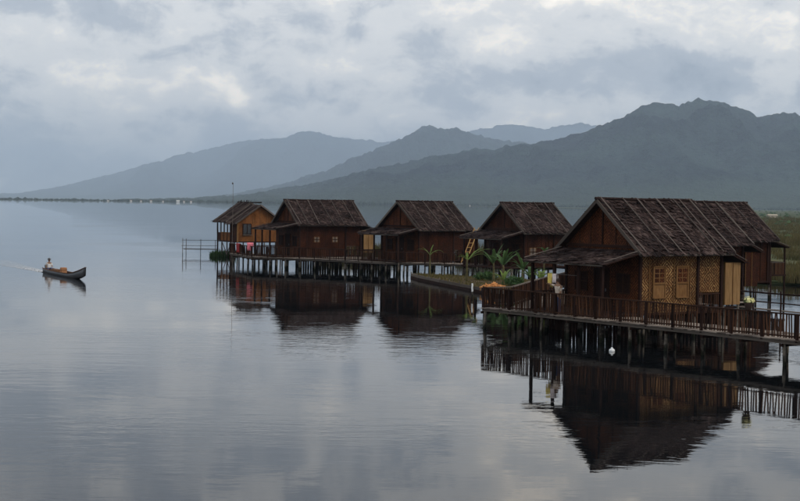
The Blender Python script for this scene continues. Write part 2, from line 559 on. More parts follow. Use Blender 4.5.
def vnoise(x, y, seed=0):
    """smooth value noise on numpy arrays"""
    def h(i, j):
        q = np.sin(i * 127.1 + j * 311.7 + seed * 74.7) * 43758.5453
        return q - np.floor(q)
    i, j = np.floor(x), np.floor(y)
    fx, fy = x - i, y - j
    fx = fx * fx * (3 - 2 * fx); fy = fy * fy * (3 - 2 * fy)
    a, b, c, d = h(i, j), h(i + 1, j), h(i, j + 1), h(i + 1, j + 1)
    return (a * (1 - fx) + b * fx) * (1 - fy) + (c * (1 - fx) + d * fx) * fy

def fbm(x, y, oct_=5, seed=0):
    s, a, t = 0, 0.5, 0
    for o in range(oct_):
        s = s + a * vnoise(x, y, seed + o); t += a
        x, y, a = x * 2.03, y * 2.03, a * 0.5
    return s / t

def grid_faces(nr, nc):
    i, j = np.meshgrid(np.arange(nr - 1), np.arange(nc - 1), indexing='ij')
    a = (i * nc + j).ravel()
    return np.stack([a, a + 1, a + nc + 1, a + nc], 1)

def mountain(name, label, sil, y_base, y_ridge, seed, rough=0.10):
    pts = []
    for (px, py) in sil:
        r_ = ray(px, py)
        pts.append((r_.x / r_.y, r_.z / r_.y))
    pts.sort()
    mx = np.array([q[0] for q in pts]); me = np.array([q[1] for q in pts])
    ms = np.linspace(mx[0], mx[-1], 1100)
    elev = np.interp(ms, mx, me)
    ker = np.ones(3) / 3
    elev = np.convolve(np.pad(elev, 1, 'edge'), ker, 'valid')
    elev = elev + (fbm(ms * 75, ms * 0 + seed, 5, seed) - 0.5) * 0.0042 * np.clip(elev / 0.03, 0.1, 1) + (fbm(ms * 420, ms * 0 + seed, 3, seed + 2) - 0.5) * 0.0016 * np.clip(elev / 0.02, 0, 1)
    ts = np.concatenate([np.linspace(0, 1, 60), np.linspace(1.06, 1.6, 8)])
    T, S = np.meshgrid(ts, ms, indexing='ij')
    E = np.interp(S, ms, elev)
    Y = y_base + (y_ridge - y_base) * T
    wob = (fbm(S * 14, T * 0 + 3, 3, seed) - 0.5) * 0.3
    top = E * y_ridge + CAM_H
    X = S * Y
    spur = fbm(X / (0.085 * y_ridge) + 9, Y / (0.32 * y_ridge), 5, seed)          # spurs and gullies run down the slope
    ridge_n = 1 - np.abs(2 * fbm(X / (0.06 * y_ridge), Y / (0.16 * y_ridge), 4, seed + 11) - 1)
    prof = np.clip(T, 0, 1) ** (1.7 + wob)
    back = np.where(T > 1, 1 - (T - 1) * 1.4, 1)
    mid_ = np.clip(T * (1 - T) * 4, 0, 1)
    Z = top * prof * back * (1 + mid_ ** 0.6 * ((spur - 0.5) * 1.3 + (ridge_n - 0.62) * 1.7))
    Z = np.minimum(Z, np.where(T < 1, top * Y / y_ridge * 0.985, top))
    Z = Z + (fbm(X / 45, Y / 45, 3, seed + 5) - 0.5) * 26 * np.clip(T * 3, 0, 1)
    Z[0, :] = -3
    v = np.stack([X.ravel(), Y.ravel(), Z.ravel()], 1)
    o = mesh(name, v, grid_faces(len(ts), len(ms)), 'forest', None, True)
    tag(o, label, kind='structure')
    return o

mountain('mountain_range', 'dark forested mountain rising to a double peak behind the huts',
         [(1300, 120), (1100, 100), (950, 128), (850, 112), (800, 116), (785, 115), (760, 117), (740, 110), (722, 103), (708, 99), (697, 98.5), (686, 103), (675, 104.5), (664, 106), (650, 104.5),
          (640, 108), (625, 116), (610, 122), (590, 130), (570, 136), (545, 142), (500, 149), (470, 152), (440, 155), (410, 160),
          (380, 168), (350, 175), (320, 182), (290, 188), (250, 194), (215, 197), (185, 199.2), (160, 200.2), (120, 200.6)], 4950, 7600, 3)
mountain('mountain_range', 'paler pointed mountain between the far ridge and the dark forested slope',
         [(700, 150), (620, 146), (560, 146), (520, 144), (500, 140), (481, 134.5), (470, 133.5), (455, 129.5), (441, 127.5), (429, 126.5), (415, 132), (400, 138), (385, 146),
          (365, 153), (345, 162), (325, 170), (300, 179), (270, 187), (235, 194), (205, 197.5), (180, 199.5), (150, 200.4)], 9500, 13500, 8)
mountain('mountain_range', 'hazy blue mountain fading into cloud above the open lake',
         [(640, 128), (600, 128), (580, 123), (560, 128), (545, 129), (520, 124), (500, 127), (478, 130), (450, 140), (400, 142), (385, 141), (360, 140), (345, 139), (330, 135), (315, 130), (303, 132),
          (290, 135), (270, 138.5), (245, 140), (225, 144), (200, 150), (175, 156), (150, 163), (125, 170), (100, 177), (60, 186), (20, 193), (-60, 195),
          (-200, 188), (-400, 180), (-700, 186)], 18000, 25000, 21)

# far wood along the foot of the mountains
def blob_mesh(name, centres, sizes, m, squash=0.8, parent=None, seed=1):
    """many low, lumpy crowns joined as one mass"""
    bm_ = bmesh.new(); bmesh.ops.create_icosphere(bm_, subdivisions=1, radius=1.0)
    bv = np.array([q.co[:] for q in bm_.verts]); bf = np.array([[x.index for x in fc.verts] for fc in bm_.faces]); bm_.free()
    g = np.random.default_rng(seed)
    V, Fc = [], []
    for i, (c, s) in enumerate(zip(centres, sizes)):
        j = bv * (1 + g.normal(0, 0.16, (len(bv), 1)))
        V.append(j * np.array([s, s, s * squash]) + c); Fc.append(bf + i * len(bv))
    return mesh(name, np.concatenate(V), np.concatenate(Fc), m, parent)

cs, ss = [], []
for i in range(2400):
    m_ = random.uniform(-0.36, 0.42)
    base = 4480 if m_ < -0.09 else (4800 if m_ < 0.06 else 4950)
    y = base + abs(random.gauss(0, 350)) + 120
    s = random.uniform(2, 4.5) * (1.6 if random.random() < 0.08 else 1)
    cs.append(np.array([m_ * y, y, 0.25 + s * 0.5])); ss.append(s)
for i in range(1500):
    m_ = random.uniform(-0.10, 0.42)
    y = 4850 + abs(random.gauss(0, 260))
    s = random.uniform(3.5, 9)
    cs.append(np.array([m_ * y, y, 0.25 + s * 0.5])); ss.append(s)
tl = blob_mesh('treeline', cs, ss, 'tree_far', 0.8, None, 4)
tag(tl, 'low dark line of trees along the far shore', 'trees', kind='stuff')

# ------------------------------------------------------------------ far houses and the hut on the plain
def far_building(px, Y, wd, ht, label, wallm='far_white', roofm='far_roof', rz=0.0, group='white buildings along the far shore', name='far_building', cat='building'):
    r_ = ray(px, 200)
    t = thing(name, label, cat, (r_.x / r_.y * Y, Y, 0.2), rz, group)
    if Y > 4000 and px < 600: wd, ht = wd * 0.6, ht * 0.5
    dp = wd * 0.6
    box('wall', -wd / 2, wd / 2, -dp / 2, dp / 2, 0, ht, wallm, t)
    e = 0.06 * wd
    v = [(-wd / 2 - e, -dp / 2 - e, ht), (wd / 2 + e, -dp / 2 - e, ht), (wd / 2 + e, dp / 2 + e, ht), (-wd / 2 - e, dp / 2 + e, ht), (-wd / 2 - e, 0, ht * 1.45), (wd / 2 + e, 0, ht * 1.45)]
    mesh('roof', v, [(0, 1, 5, 4), (2, 3, 4, 5), (1, 2, 5), (3, 0, 4), (0, 3, 2, 1)], roofm, t)
    return t

far_building(108, 4380, 9, 5, 'westernmost pale speck of a house on the far shore, alone in the treeline')
far_building(131, 4420, 10, 6, 'tiny pale house at the start of the far lakeside village')
far_building(141, 4420, 8, 5, 'tiny pale house second from the west in the far lakeside village')
far_building(151, 4440, 10, 6, 'tiny pale house amid the far lakeside village, third along from the west')
far_building(163, 4440, 7, 5, 'smallest pale house in the far lakeside village')
far_building(178, 4460, 15, 8, 'widest white building of the far lakeside village', roofm='far_white')
far_building(184, 4460, 8, 6, 'small white house close against the widest white building across the lake')
far_building(191, 4460, 9, 6, 'last pale house of the far lakeside village, next to open shore')
far_building(316, 4790, 14, 8, 'white building on the far shore above the second hut roof', roofm='far_white')
far_building(429, 4790, 12, 6, 'pale building on the far shore over the third hut roof')
far_building(441, 4790, 10, 6, 'low pale house on the far shore just past the third hut ridge')
far_building(449, 4790, 14, 9, 'bright white building on the far shore at the end of the third hut ridge', roofm='far_white')
far_building(470, 4790, 6, 4, 'faint pale house on the far shore between the third and fourth huts')
far_building(713, 5300, 34, 10, 'long pale building at the foot of the forested mountain', 'far_tan', 'far_tan', group='buildings at the mountain foot')
far_building(722, 5350, 22, 12, 'short bright building at the foot of the mountain beside the long pale one', 'far_white', 'far_tan', group='buildings at the mountain foot')
far_building(772.5, 1000, 6.0, 1.6, 'small hut with pale thatched roof out on the green plain', 'far_tan', 'far_tan', R(8), 'huts on the plain', 'field_hut', 'hut')

# ------------------------------------------------------------------ marsh grass
def blades(name, pts, hgt, m, per=7, width=0.05, spread=0.35, parent=None, seed=3):
    g = np.random.default_rng(seed)
    n = len(pts) * per
    P = np.repeat(np.asarray(pts, float), per, 0)
    Hh = np.repeat(np.asarray(hgt, float), per) * g.uniform(0.55, 1.15, n)
    ang = g.uniform(0, 2 * math.pi, n)
    rad = g.uniform(0, spread, n)
    B = P.copy(); B[:, 0] += rad * np.cos(ang); B[:, 1] += rad * np.sin(ang)
    lean = g.normal(0, 0.22, (n, 2)) * Hh[:, None]
    fac = g.uniform(0, math.pi, n)
    wx, wy = np.cos(fac) * width / 2, np.sin(fac) * width / 2
    V = np.zeros((n, 5, 3))
    V[:, 0] = B; V[:, 1] = B
    V[:, 0, 0] -= wx; V[:, 0, 1] -= wy; V[:, 1, 0] += wx; V[:, 1, 1] += wy
    mid_ = B.copy(); mid_[:, :2] += lean * 0.3; mid_[:, 2] += Hh * 0.6
    V[:, 2] = mid_; V[:, 3] = mid_
    V[:, 2, 0] += wx * .8; V[:, 2, 1] += wy * .8; V[:, 3, 0] -= wx * .8; V[:, 3, 1] -= wy * .8
    tip = B.copy(); tip[:, :2] += lean; tip[:, 2] += Hh
    V[:, 4] = tip
    i = np.arange(n) * 5
    fs = [tuple(q) for q in np.stack([i, i + 1, i + 2, i + 3], 1)] + [tuple(q) for q in np.stack([i + 3, i + 2, i + 4], 1)]
    return mesh(name, V.reshape(-1, 3), fs, m, parent)

pts, hh = [], []
while len(pts) < 9000:
    y = 127 + (random.random() ** 1.7) * 800
    x = y * random.uniform(0.205, 0.40)
    if x < 27 + max(0, (y - 130)) * 0.2 or (y < 131 and x < 33):
        continue
    clump = fbm(np.array([x / 14.0]), np.array([y / 22.0]), 3, 2)[0]
    if clump < 0.42:
        continue
    pts.append((x, y, 0.2)); hh.append((0.25 + max(0, clump - 0.4) * 5.0) * random.uniform(0.6, 1.25))
g_ = blades('marsh_grass', pts, hh, 'grass_marsh', 9, 0.12, 0.9, None, 5)
tag(g_, 'tall reeds and grass covering the marsh bank beyond the huts', 'grass', kind='stuff')

cs, ss = [], []
for i in range(1500):
    y = random.choice([random.uniform(300, 700), random.uniform(500, 1600), random.uniform(900, 3200)])
    x = y * random.uniform(0.215, 0.42)
    if fbm(np.array([x / 60.0]), np.array([y / 40.0]), 3, 6)[0] < 0.52:
        continue
    s = random.uniform(0.35, 1.0) * (1 + y / 2200)
    cs.append(np.array([x, y, 0.2 + s * 0.3])); ss.append(s)
b_ = blob_mesh('marsh_shrubbery', cs, ss, 'leaf_dark', 0.7, None, 9)
tag(b_, 'scattered low dark bushes across the marsh plain', 'bushes', kind='stuff')

def reed_island(name, label, cx, cy, rx, ry, n, h, seed):
    g = random.Random(seed)
    p_, h_ = [], []
    for _ in range(n):
        a, q = g.uniform(0, 2 * math.pi), math.sqrt(g.random())
        p_.append((cx + rx * q * math.cos(a), cy + ry * q * math.sin(a), -0.1)); h_.append(h * g.uniform(0.6, 1.2))
    o = blades(name, p_, h_, 'leaf_dark' if seed == 33 else 'grass_marsh', 8, 0.09, 0.4, None, seed)
    return tag(o, label, 'reeds', kind='stuff')
reed_island('reeds', 'green reeds in the water behind the porch of the third hut', -5.0, 176, 4.5, 2.5, 330, 1.9, 31)
reed_island('reeds', 'green reeds in the water behind the porch of the fourth hut', 10.0, 172, 3.5, 2.5, 300, 2.0, 32)
reed_island('reeds', 'dark waterweed clump in the water under the amber hut', -20.6, 174.5, 1.4, 0.7, 130, 0.8, 33)

# ------------------------------------------------------------------ roofs
def shingles(name, A, B, C, D, rows, wd, parent, seed, lift=0.05, th=0.03, m='thatch'):
    """overlapping leaf shingles on the quad A-B (top edge) C-D (bottom edge, C under B), joined as one mass"""
    g = np.random.default_rng(seed)
    A, B, C, D = (np.array(q, float) for q in (A, B, C, D))
    nrm = np.cross(B - A, D - A); nrm /= np.linalg.norm(nrm)
    if nrm[2] < 0: nrm = -nrm
    V, Fc = [], []
    base = 0
    ph = g.uniform(0, 6, 4)
    for r_ in range(rows):
        t0, t1 = r_ / rows, min((r_ + 1.45) / rows, 1 + 0.35 / rows)
        top_l = np.linalg.norm((A + (D - A) * t0) - (B + (C - B) * t0))
        n = max(3, int(top_l / wd))
        cuts = np.sort(np.clip((np.arange(n + 1) + g.uniform(-0.3, 0.3, n + 1)) / n, 0, 1)); cuts[0], cuts[-1] = 0, 1
        row_l = g.uniform(-0.01, 0.012)
        for i in range(n):
            s0, s1 = cuts[i], cuts[i + 1]
            te = t1 + g.uniform(-0.42, 0.2 if r_ < rows - 1 else 0.75) / rows
            tt = t0 + g.uniform(-0.08, 0.02) / rows
            if r_ == 0: tt = 0
            def pt(s, t): return (A + (B - A) * s) * (1 - t) + (D + (C - D) * s) * t
            hi = lift + row_l + g.uniform(-0.014, 0.035)
            sm_ = 0.5 * (s0 + s1) * np.linalg.norm(B - A)
            hi += 0.022 * math.sin(sm_ * 1.7 + ph[0] + t0 * 5) + 0.016 * math.sin(sm_ * 4.1 + ph[1] - t0 * 9)
            if g.random() < 0.03: hi += 0.06
            lo = 0.012 + g.uniform(0, 0.01)
            sk = g.uniform(-0.02, 0.02)
            a, b = pt(s0, tt) + nrm * lo, pt(s1, tt) + nrm * lo
            c, d = pt(s1, te + sk) + nrm * hi, pt(s0, te - sk) + nrm * (hi + g.uniform(-0.012, 0.012))
            c2, d2 = c - nrm * th, d - nrm * th
            V += [a, b, c, d, c2, d2]
            Fc += [(base, base + 1, base + 2, base + 3), (base + 3, base + 2, base + 4, base + 5), (base, base + 3, base + 5), (base + 1, base + 4, base + 2)]
            base += 6
    o = mesh(name, V, Fc, m, parent)
    return tag(o, kind='stuff')

def roof_slope(t, A, B, C, D, rows, seed, poles, name='roof_slope', wd=0.145, pole_m='bamboo_grey', ext=None):
    """boarding, shingles on it, and bamboo poles holding the shingles down"""
    A, B, C, D = (Vector(q) for q in (A, B, C, D))
    n = (B - A).cross(D - A).normalized()
    if n.z < 0: n = -n
    s = solid(name, [A, B, C, D], n, 0.05, 'dark_timber', t)
    shingles('shingles', A, B, C, D, rows, wd, s, seed)
    g = random.Random(seed)
    for q in poles:
        q2 = min(0.995, max(0.005, q + g.gauss(0, 0.014)))
        p0 = A.lerp(B, q) + n * 0.115 + (A - D).normalized() * (g.uniform(0.03, 0.13) if ext is None else ext)
        p1 = D.lerp(C, q2) + n * 0.115
        pole('bamboo_pole', p0, p1, g.uniform(0.04, 0.07), pole_m, s)
    return s

# ------------------------------------------------------------------ bungalows
def window(t, x, yw, z, wd, ht, sy, kind='shutter', m='window_wood', parent_wall=None):
    """a small shuttered window in a side wall; sy is the outward y direction"""
    o = 0.035 * sy
    fr = box('window', x - wd / 2, x + wd / 2, min(yw, yw + o), max(yw, yw + o), z, z + ht, m, parent_wall or t)
    y1 = yw + o + 0.012 * sy
    def pane(x0, x1, z0, z1, mm):
        box('pane', x0, x1, min(yw + o, y1), max(yw + o, y1), z0, z1, mm, fr)
    if kind == 'shutter':
        for i in range(2):
            for j in range(3):
                x0 = x - wd / 2 + 0.06 + i * (wd - 0.06) / 2
                z0 = z + ht * 0.50 + j * (ht * 0.47) / 3
                pane(x0, x0 + (wd - 0.18) / 2, z0, z0 + ht * 0.47 / 3 - 0.04, 'weave_red')
        for xx in (x - wd / 2 - 0.03, x + wd / 2 + 0.03):
            beam('frame', (xx, yw + o, z - 0.04), (xx, yw + o, z + ht + 0.04), 0.07, 0.07, m, fr)
        for zz in (z - 0.03, z + ht * 0.46, z + ht + 0.03):
            beam('frame', (x - wd / 2, yw + o * 1.2, zz), (x + wd / 2, yw + o * 1.2, zz), 0.08, 0.06, m, fr)
    else:
        for i in range(2):
            for j in range(2):
                x0 = x - wd / 2 + 0.05 + i * wd / 2
                z0 = z + 0.05 + j * ht / 2
                pane(x0, x0 + wd / 2 - 0.10, z0, z0 + ht / 2 - 0.10, 'window_pale')
        beam('frame', (x, yw + o * 1.5, z), (x, yw + o * 1.5, z + ht), 0.06, 0.05, 'dark_timber', fr)
        beam('frame', (x - wd / 2, yw + o * 1.5, z + ht / 2), (x + wd / 2, yw + o * 1.5, z + ht / 2), 0.05, 0.06, 'dark_timber', fr)

def bungalow(label, loc, az, L, W, zr, ze, zf, side_m, front_m, seed, poles, wins, win_kind, win_m='window_wood', veranda=1.7, porch=2.2,
             porch_drop=0.62, annex_m='pale_panel', rear=True, blind_m='weave_maroon'):
    t = thing('stilt_bungalow', label, 'bungalow', loc, az, 'thatched bungalows on stilts')
    g = random.Random(seed)
    oh, og = 0.5, 0.45                         # eave and gable overhang
    wy = W - oh
    x0, x1 = og, L - og
    xv = x1 - veranda                          # closed room ends, open rear veranda begins
    # roof
    rows = 18
    for sgn in (-1, 1):
        top_a, top_b = (0, 0, zr), (L, 0, zr)
        bot_a, bot_b = (0, sgn * W, ze), (L, sgn * W, ze)
        s = roof_slope(t, top_a, top_b, bot_b, bot_a, rows, seed + sgn, poles if sgn < 0 else [0.1, 0.4, 0.7, 0.95])
        # fascia at the eave and barge boards on both gables
        beam('fascia', (0.0, sgn * (W - 0.02), ze - 0.07), (L, sgn * (W - 0.02), ze - 0.07), 0.05, 0.12, 'grey_timber', s)
        for xx in (-0.03, L + 0.03):
            beam('barge_board', (xx, 0, zr - 0.03), (xx, sgn * W, ze - 0.03), 0.05, 0.17, 'grey_timber', s)
    rc = pole('ridge_pole', (-0.12, 0, zr + 0.07), (L + 0.12, 0, zr + 0.07), 0.15, 'thatch', t)
    for i in range(int(L / 0.28)):
        xx = (i + g.random()) * 0.28
        sg = g.choice((-1, 1))
        beam('ridge_tuft', (xx, -sg * 0.08, zr + 0.10 + g.uniform(0, 0.07)), (xx + g.uniform(-.05, .05), sg * 0.30, zr - 0.10), 0.12, 0.03, 'thatch', rc)
    # gable ends
    def slope_z(y): return zr - (zr - ze) * abs(y) / W - 0.10
    for xx, sx in ((x0, -1), (x1, 1)):
        zb = slope_z(wy)
        solid('gable_wall', [(xx, -wy, zb), (xx, wy, zb), (xx, 0, slope_z(0))], (sx, 0, 0), 0.05, front_m, t)
        for yy in (-1.75, -0.95, 0.9, 1.7):
            pole('wall_batten', (xx + sx * 0.02, yy, zb), (xx + sx * 0.02, yy + g.uniform(-.03, .03), slope_z(yy) - 0.04), 0.045, 'red_timber', t)
        beam('gable_strut', (xx + sx * 0.03, 0, zb), (xx + sx * 0.03, 0, slope_z(0) - 0.05), 0.09, 0.07, 'dark_timber', t)
        beam('tie_beam', (xx + sx * 0.03, -wy, zb), (xx + sx * 0.03, wy, zb), 0.09, 0.14, 'dark_timber', t)
    zt = slope_z(wy)
    # walls
    for sgn in (-1, 1):
        yw = sgn * wy
        wl = box('wall', x0, xv, min(yw, yw - sgn * 0.06), max(yw, yw - sgn * 0.06), zf, zt, side_m, t)
        if sgn < 0:
            for (wx, wz, ww, wh) in wins:
                window(t, wx, yw, zf + wz, ww, wh, sgn, win_kind, win_m, wl)
        else:
            window(t, (x0 + xv) / 2, yw, zf + 1.0, 0.9, 1.0, sgn, win_kind, win_m, wl)
        nbt = 7
        for i in range(1, nbt):
            xx = x0 + (xv - x0) * i / nbt + g.uniform(-0.08, 0.08)
            if sgn < 0 and any(abs(xx - q[0]) < q[2] / 2 + 0.12 for q in wins):
                continue
            pole('wall_batten', (xx, yw + sgn * 0.02, zf), (xx + g.uniform(-.03, .03), yw + sgn * 0.02, zt), g.uniform(0.035, 0.06), 'red_timber' if side_m != 'weave_tan' else 'window_wood', wl)
        for xx in (x0, xv, x1):
            beam('corner_post', (xx, yw + sgn * 0.02, zf - 0.1), (xx, yw + sgn * 0.02, zt + 0.05), 0.14, 0.14, 'dark_timber', t)
        beam('wall_plate', (x0, yw + sgn * 0.02, zt), (x1, yw + sgn * 0.02, zt), 0.12, 0.14, 'dark_timber', t)
        # rear veranda: woven blind above, balusters below
        if rear:
            bl = box('woven_blind', xv + 0.12, x1 - 0.1, min(yw, yw + 0.03), max(yw, yw + 0.03), zf + 0.93, zt - 0.35, blind_m, t)
            rl = beam('veranda_rail', (xv, yw, zf + 0.86), (x1, yw, zf + 0.86), 0.07, 0.06, 'red_timber', t)
            nb = int((x1 - xv) / 0.14)
            for i in range(nb):
                xx = xv + 0.1 + i * (x1 - xv - 0.15) / nb
                beam('baluster', (xx, yw, zf), (xx, yw, zf + 0.84), 0.045, 0.045, 'baluster_wood', rl)
    fw = box('wall', x0, x0 + 0.06, -wy, wy, zf, zt, front_m, t)
    fw['label'] = 'front wall under the porch'
    dr = box('door', x0 - 0.05, x0 - 0.002, -0.45, 0.45, zf, zf + 2.0, 'dark_timber', t)
    for (ya, za, yb, zb_) in ((-0.52, zf, -0.52, zf + 2.06), (0.52, zf, 0.52, zf + 2.06), (-0.52, zf + 2.05, 0.52, zf + 2.05)):
        beam('frame', (x0 - 0.05, ya, za), (x0 - 0.05, yb, zb_), 0.08, 0.08, 'red_timber', dr)
    box('handle', x0 - 0.10, x0 - 0.05, -0.36, -0.32, zf + 0.95, zf + 1.1, 'engine_metal', dr)
    for yy in (-1.55, 1.55):
        if abs(yy) + 0.5 < wy:
            wn = box('window', x0 - 0.03, x0 - 0.002, yy - 0.45, yy + 0.45, zf + 0.95, zf + 1.85, 'dark_timber', t)
            for q in (-0.46, 0.0, 0.46):
                beam('frame', (x0 - 0.04, yy + q, zf + 0.92), (x0 - 0.04, yy + q, zf + 1.88), 0.05, 0.06, 'red_timber', wn)
            for q in (0.92, 1.4, 1.88):
                beam('frame', (x0 - 0.045, yy - 0.46, zf + q), (x0 - 0.045, yy + 0.46, zf + q), 0.06, 0.05, 'red_timber', wn)
    box('wall', xv - 0.06, xv, -wy + 0.07, wy - 0.07, zf, zt, front_m, t)
    # floor and stilts
    box('floor', x0 - 0.1, x1 + 0.1, -wy - 0.06, wy + 0.06, zf - 0.12, zf - 0.003, 'dark_timber', t)
    nx = 4
    for i in range(nx):
        xx = x0 + (x1 - x0) * i / (nx - 1)
        beam('joist', (xx, -wy - 0.15, zf - 0.20), (xx, wy + 0.15, zf - 0.20), 0.12, 0.15, 'dark_timber', t)
        for j in range(3):
            yy = -wy + wy * j
            pole('stilt', (xx + g.uniform(-.05, .05), yy + g.uniform(-.05, .05), -0.9), (xx, yy, zf - 0.13), g.uniform(0.15, 0.2), 'stilt_wood', t)
    # front porch lean-to
    if porch:
        zp = ze + 0.13
        pr = roof_slope(t, (x0 - 0.02, W - 0.35, zp), (x0 - 0.02, -W + 0.06, zp), (-porch, -W + 0.12, zp - porch_drop), (-porch, W - 0.2, zp - porch_drop), 9, seed + 40, [0.012, 0.988], 'porch_roof', 0.14, ext=-0.3)
        box('porch_floor', -porch + 0.05, x0 - 0.12, -wy - 0.05, wy + 0.05, zf - 0.14, zf - 0.03, 'dark_timber', t)
        sr = beam('porch_rail', (-porch + 0.3, wy, zf + 0.85), (x0, wy, zf + 0.85), 0.07, 0.06, 'red_timber', t)
        for i in range(13):
            xx = -porch + 0.35 + i * (porch + x0 - 0.4) / 12
            beam('slat', (xx, wy, zf - 0.03), (xx, wy, zf + 0.83), 0.11, 0.03, 'baluster_wood', sr)
        for xx in (-porch + 0.25, -porch * 0.4):
            for yy in (-wy, 0, wy):
                pole('stilt', (xx + g.uniform(-.05, .05), yy, -0.9), (xx, yy, zf - 0.13), g.uniform(0.13, 0.18), 'stilt_wood', t)
        beam('fascia', (-porch, W - 0.25, zp - porch_drop - 0.08), (-porch, -W + 0.35, zp - porch_drop - 0.08), 0.05, 0.08, 'grey_timber', pr)
        for yy in (W - 0.6, 0.9, -0.9, -W + 0.6):
            beam('porch_post', (-porch + 0.25, yy, zf - 0.2), (-porch + 0.25, yy, zp - porch_drop - 0.02), 0.13, 0.13, 'dark_timber', t)
        beam('tie_beam', (-porch + 0.25, W - 0.6, zp - porch_drop - 0.08), (-porch + 0.25, -W + 0.6, zp - porch_drop - 0.08), 0.10, 0.12, 'dark_timber', t)
    # rear lean-to with the small washroom box
    if rear:
        zp = ze + 0.10
        xr = x1 + 1.75
        pr = roof_slope(t, (x1 + 0.02, -W + 0.1, zp), (x1 + 0.02, W - 0.1, zp), (xr, W - 0.4, zp - 0.62), (xr, -W + 0.35, zp - 0.62), 6, seed + 60, [0.012, 0.988], 'porch_roof', 0.15, ext=-0.3)
        bx_ = box('washroom', x1 + 0.28, x1 + 1.45, -wy, -wy + 1.6, zf + 0.25, zp - 0.62, annex_m, t)
        if annex_m == 'pale_panel': bx_['label'] = 'pale boarded washroom box'
        for i in (0, 2):
            xx = x1 + 0.30 + i * 1.17 / 4
            beam('batten', (xx, -wy - 0.02, zf + 0.25), (xx, -wy - 0.02, zp - 0.62), 0.03, 0.03, 'window_wood', bx_)
        for xx, yy in ((x1 + 0.3, -wy + 0.08), (x1 + 1.4, -wy + 0.08), (x1 + 1.4, wy - 0.3), (x1 + 0.3, wy - 0.3)):
            pole('stilt', (xx, yy, -0.9), (xx, yy, (zf + 0.24) if yy < 0 else zp - 0.5), 0.14, 'stilt_wood', t)
    return t

Z_DECK = 1.1
H5 = dict(loc=(9.88, 75.52, 0), az=R(35))
bungalow('large near bungalow with tan diamond-weave side wall and two shuttered windows', H5['loc'], H5['az'], 6.6, 3.2, 6.79, 4.19, 1.25,
         'weave_tan', 'weave_red', 101, [0.035, 0.26, 0.41, 0.62, 0.80, 0.87, 0.985], [(1.75, 0.75, 0.75, 1.5), (3.35, 0.75, 0.75, 1.5)], 'shutter', blind_m='weave_tan')
bungalow('bungalow mostly hidden straight behind the large near one, its eave just showing past it', (15.2, 94.1, 0), R(35), 6.6, 3.2, 6.78, 4.2, 1.25,
         'weave_maroon', 'weave_red', 201, [0.05, 0.3, 0.55, 0.8, 0.97], [(1.5, 0.9, 0.7, 0.7)], 'pale', annex_m='weave_maroon')
bungalow('rear bungalow of the three overlapping huts, with open porch over the marsh channel', (20.1, 107.0, 0), R(35), 6.6, 3.2, 6.82, 4.2, 1.25,
         'weave_maroon', 'weave_red', 301, [0.05, 0.25, 0.5, 0.75, 0.97], [(1.5, 0.9, 0.7, 0.7)], 'pale', rear=False, veranda=0.2)
bungalow('dark bungalow behind the banana plants, partly cut off by the near porch roof', (8.63, 129.14, 0), R(35), 5.9, 3.16, 6.6, 4.13, 1.25,
         'weave_maroon', 'weave_maroon', 401, [0.03, 0.3, 0.62, 0.82, 0.97], [(1.4, 0.9, 0.7, 0.7)], 'pale', annex_m='weave_maroon')
bungalow('dark bungalow with a bamboo ladder leaning on its rear eave', (-0.34, 139.29, 0), R(40), 6.86, 3.18, 6.62, 4.08, 1.25,
         'weave_maroon', 'weave_red', 501, [0.03, 0.22, 0.45, 0.66, 0.84, 0.97], [], 'pale', porch_drop=0.55, annex_m='weave_maroon')
bungalow('dark bungalow with two small pale four-pane windows, next to the amber hut', (-11.44, 147.73, 0), R(30), 7.64, 3.08, 6.6, 4.26, 1.25,
         'weave_maroon', 'weave_red', 601, [0.03, 0.16, 0.33, 0.5, 0.67, 0.84, 0.97], [(2.3, 1.3, 0.6, 0.55), (4.3, 1.3, 0.6, 0.55)], 'pale', porch_drop=0.55)

# back porch of the rear hut: post to the water, balustrade and lean-to
def rear_porch():
    t = thing('back_porch', 'open back porch with slatted balustrade above the marsh channel', 'porch', (20.1, 107.0, 0), R(35))
    L_, W_ = 6.6, 3.2
    zf = 1.7
    roof_slope(t, (L_ - 0.40, -W_ + 0.15, 4.12), (L_ - 0.40, W_ - 0.15, 4.12), (L_ + 1.5, W_ - 0.3, 3.66), (L_ + 1.5, -W_ + 0.3, 3.66), 6, 771, [0.012, 0.988], 'porch_roof', 0.15, ext=-0.2)
    for xx in (L_ + 1.25,):
        for yy in (-W_ + 0.55, W_ - 0.55):
            pole('post', (xx, yy, -0.9), (xx, yy, 3.7), 0.15, 'dark_timber', t)
    box('floor', L_ - 0.3, L_ + 1.4, -W_ + 0.5, W_ - 0.5, zf - 0.12, zf, 'dark_timber', t)
    for xx in (L_ - 0.2,):
        pole('post', (xx, -W_ + 0.55, -0.9), (xx, -W_ + 0.55, zf + 0.9), 0.14, 'dark_timber', t)
    yy = -W_ + 0.55
    rl = beam('top_rail', (L_ - 0.25, yy, zf + 0.88), (L_ + 1.25, yy, zf + 0.88), 0.07, 0.07, 'grey_timber', t)
    for i in range(9):
        xx = L_ - 0.15 + i * 0.16
        beam('slat', (xx, yy, zf), (xx, yy, zf + 0.86), 0.11, 0.03, 'baluster_wood', rl)
    rl = beam('top_rail', (L_ + 1.25, yy, zf + 0.88), (L_ + 1.25, -yy, zf + 0.88), 0.07, 0.07, 'grey_timber', t)
    for i in range(22):
        y_ = yy + 0.15 + i * 0.23
        beam('slat', (L_ + 1.25, y_, zf), (L_ + 1.25, y_, zf + 0.86), 0.11, 0.03, 'baluster_wood', rl)
rear_porch()

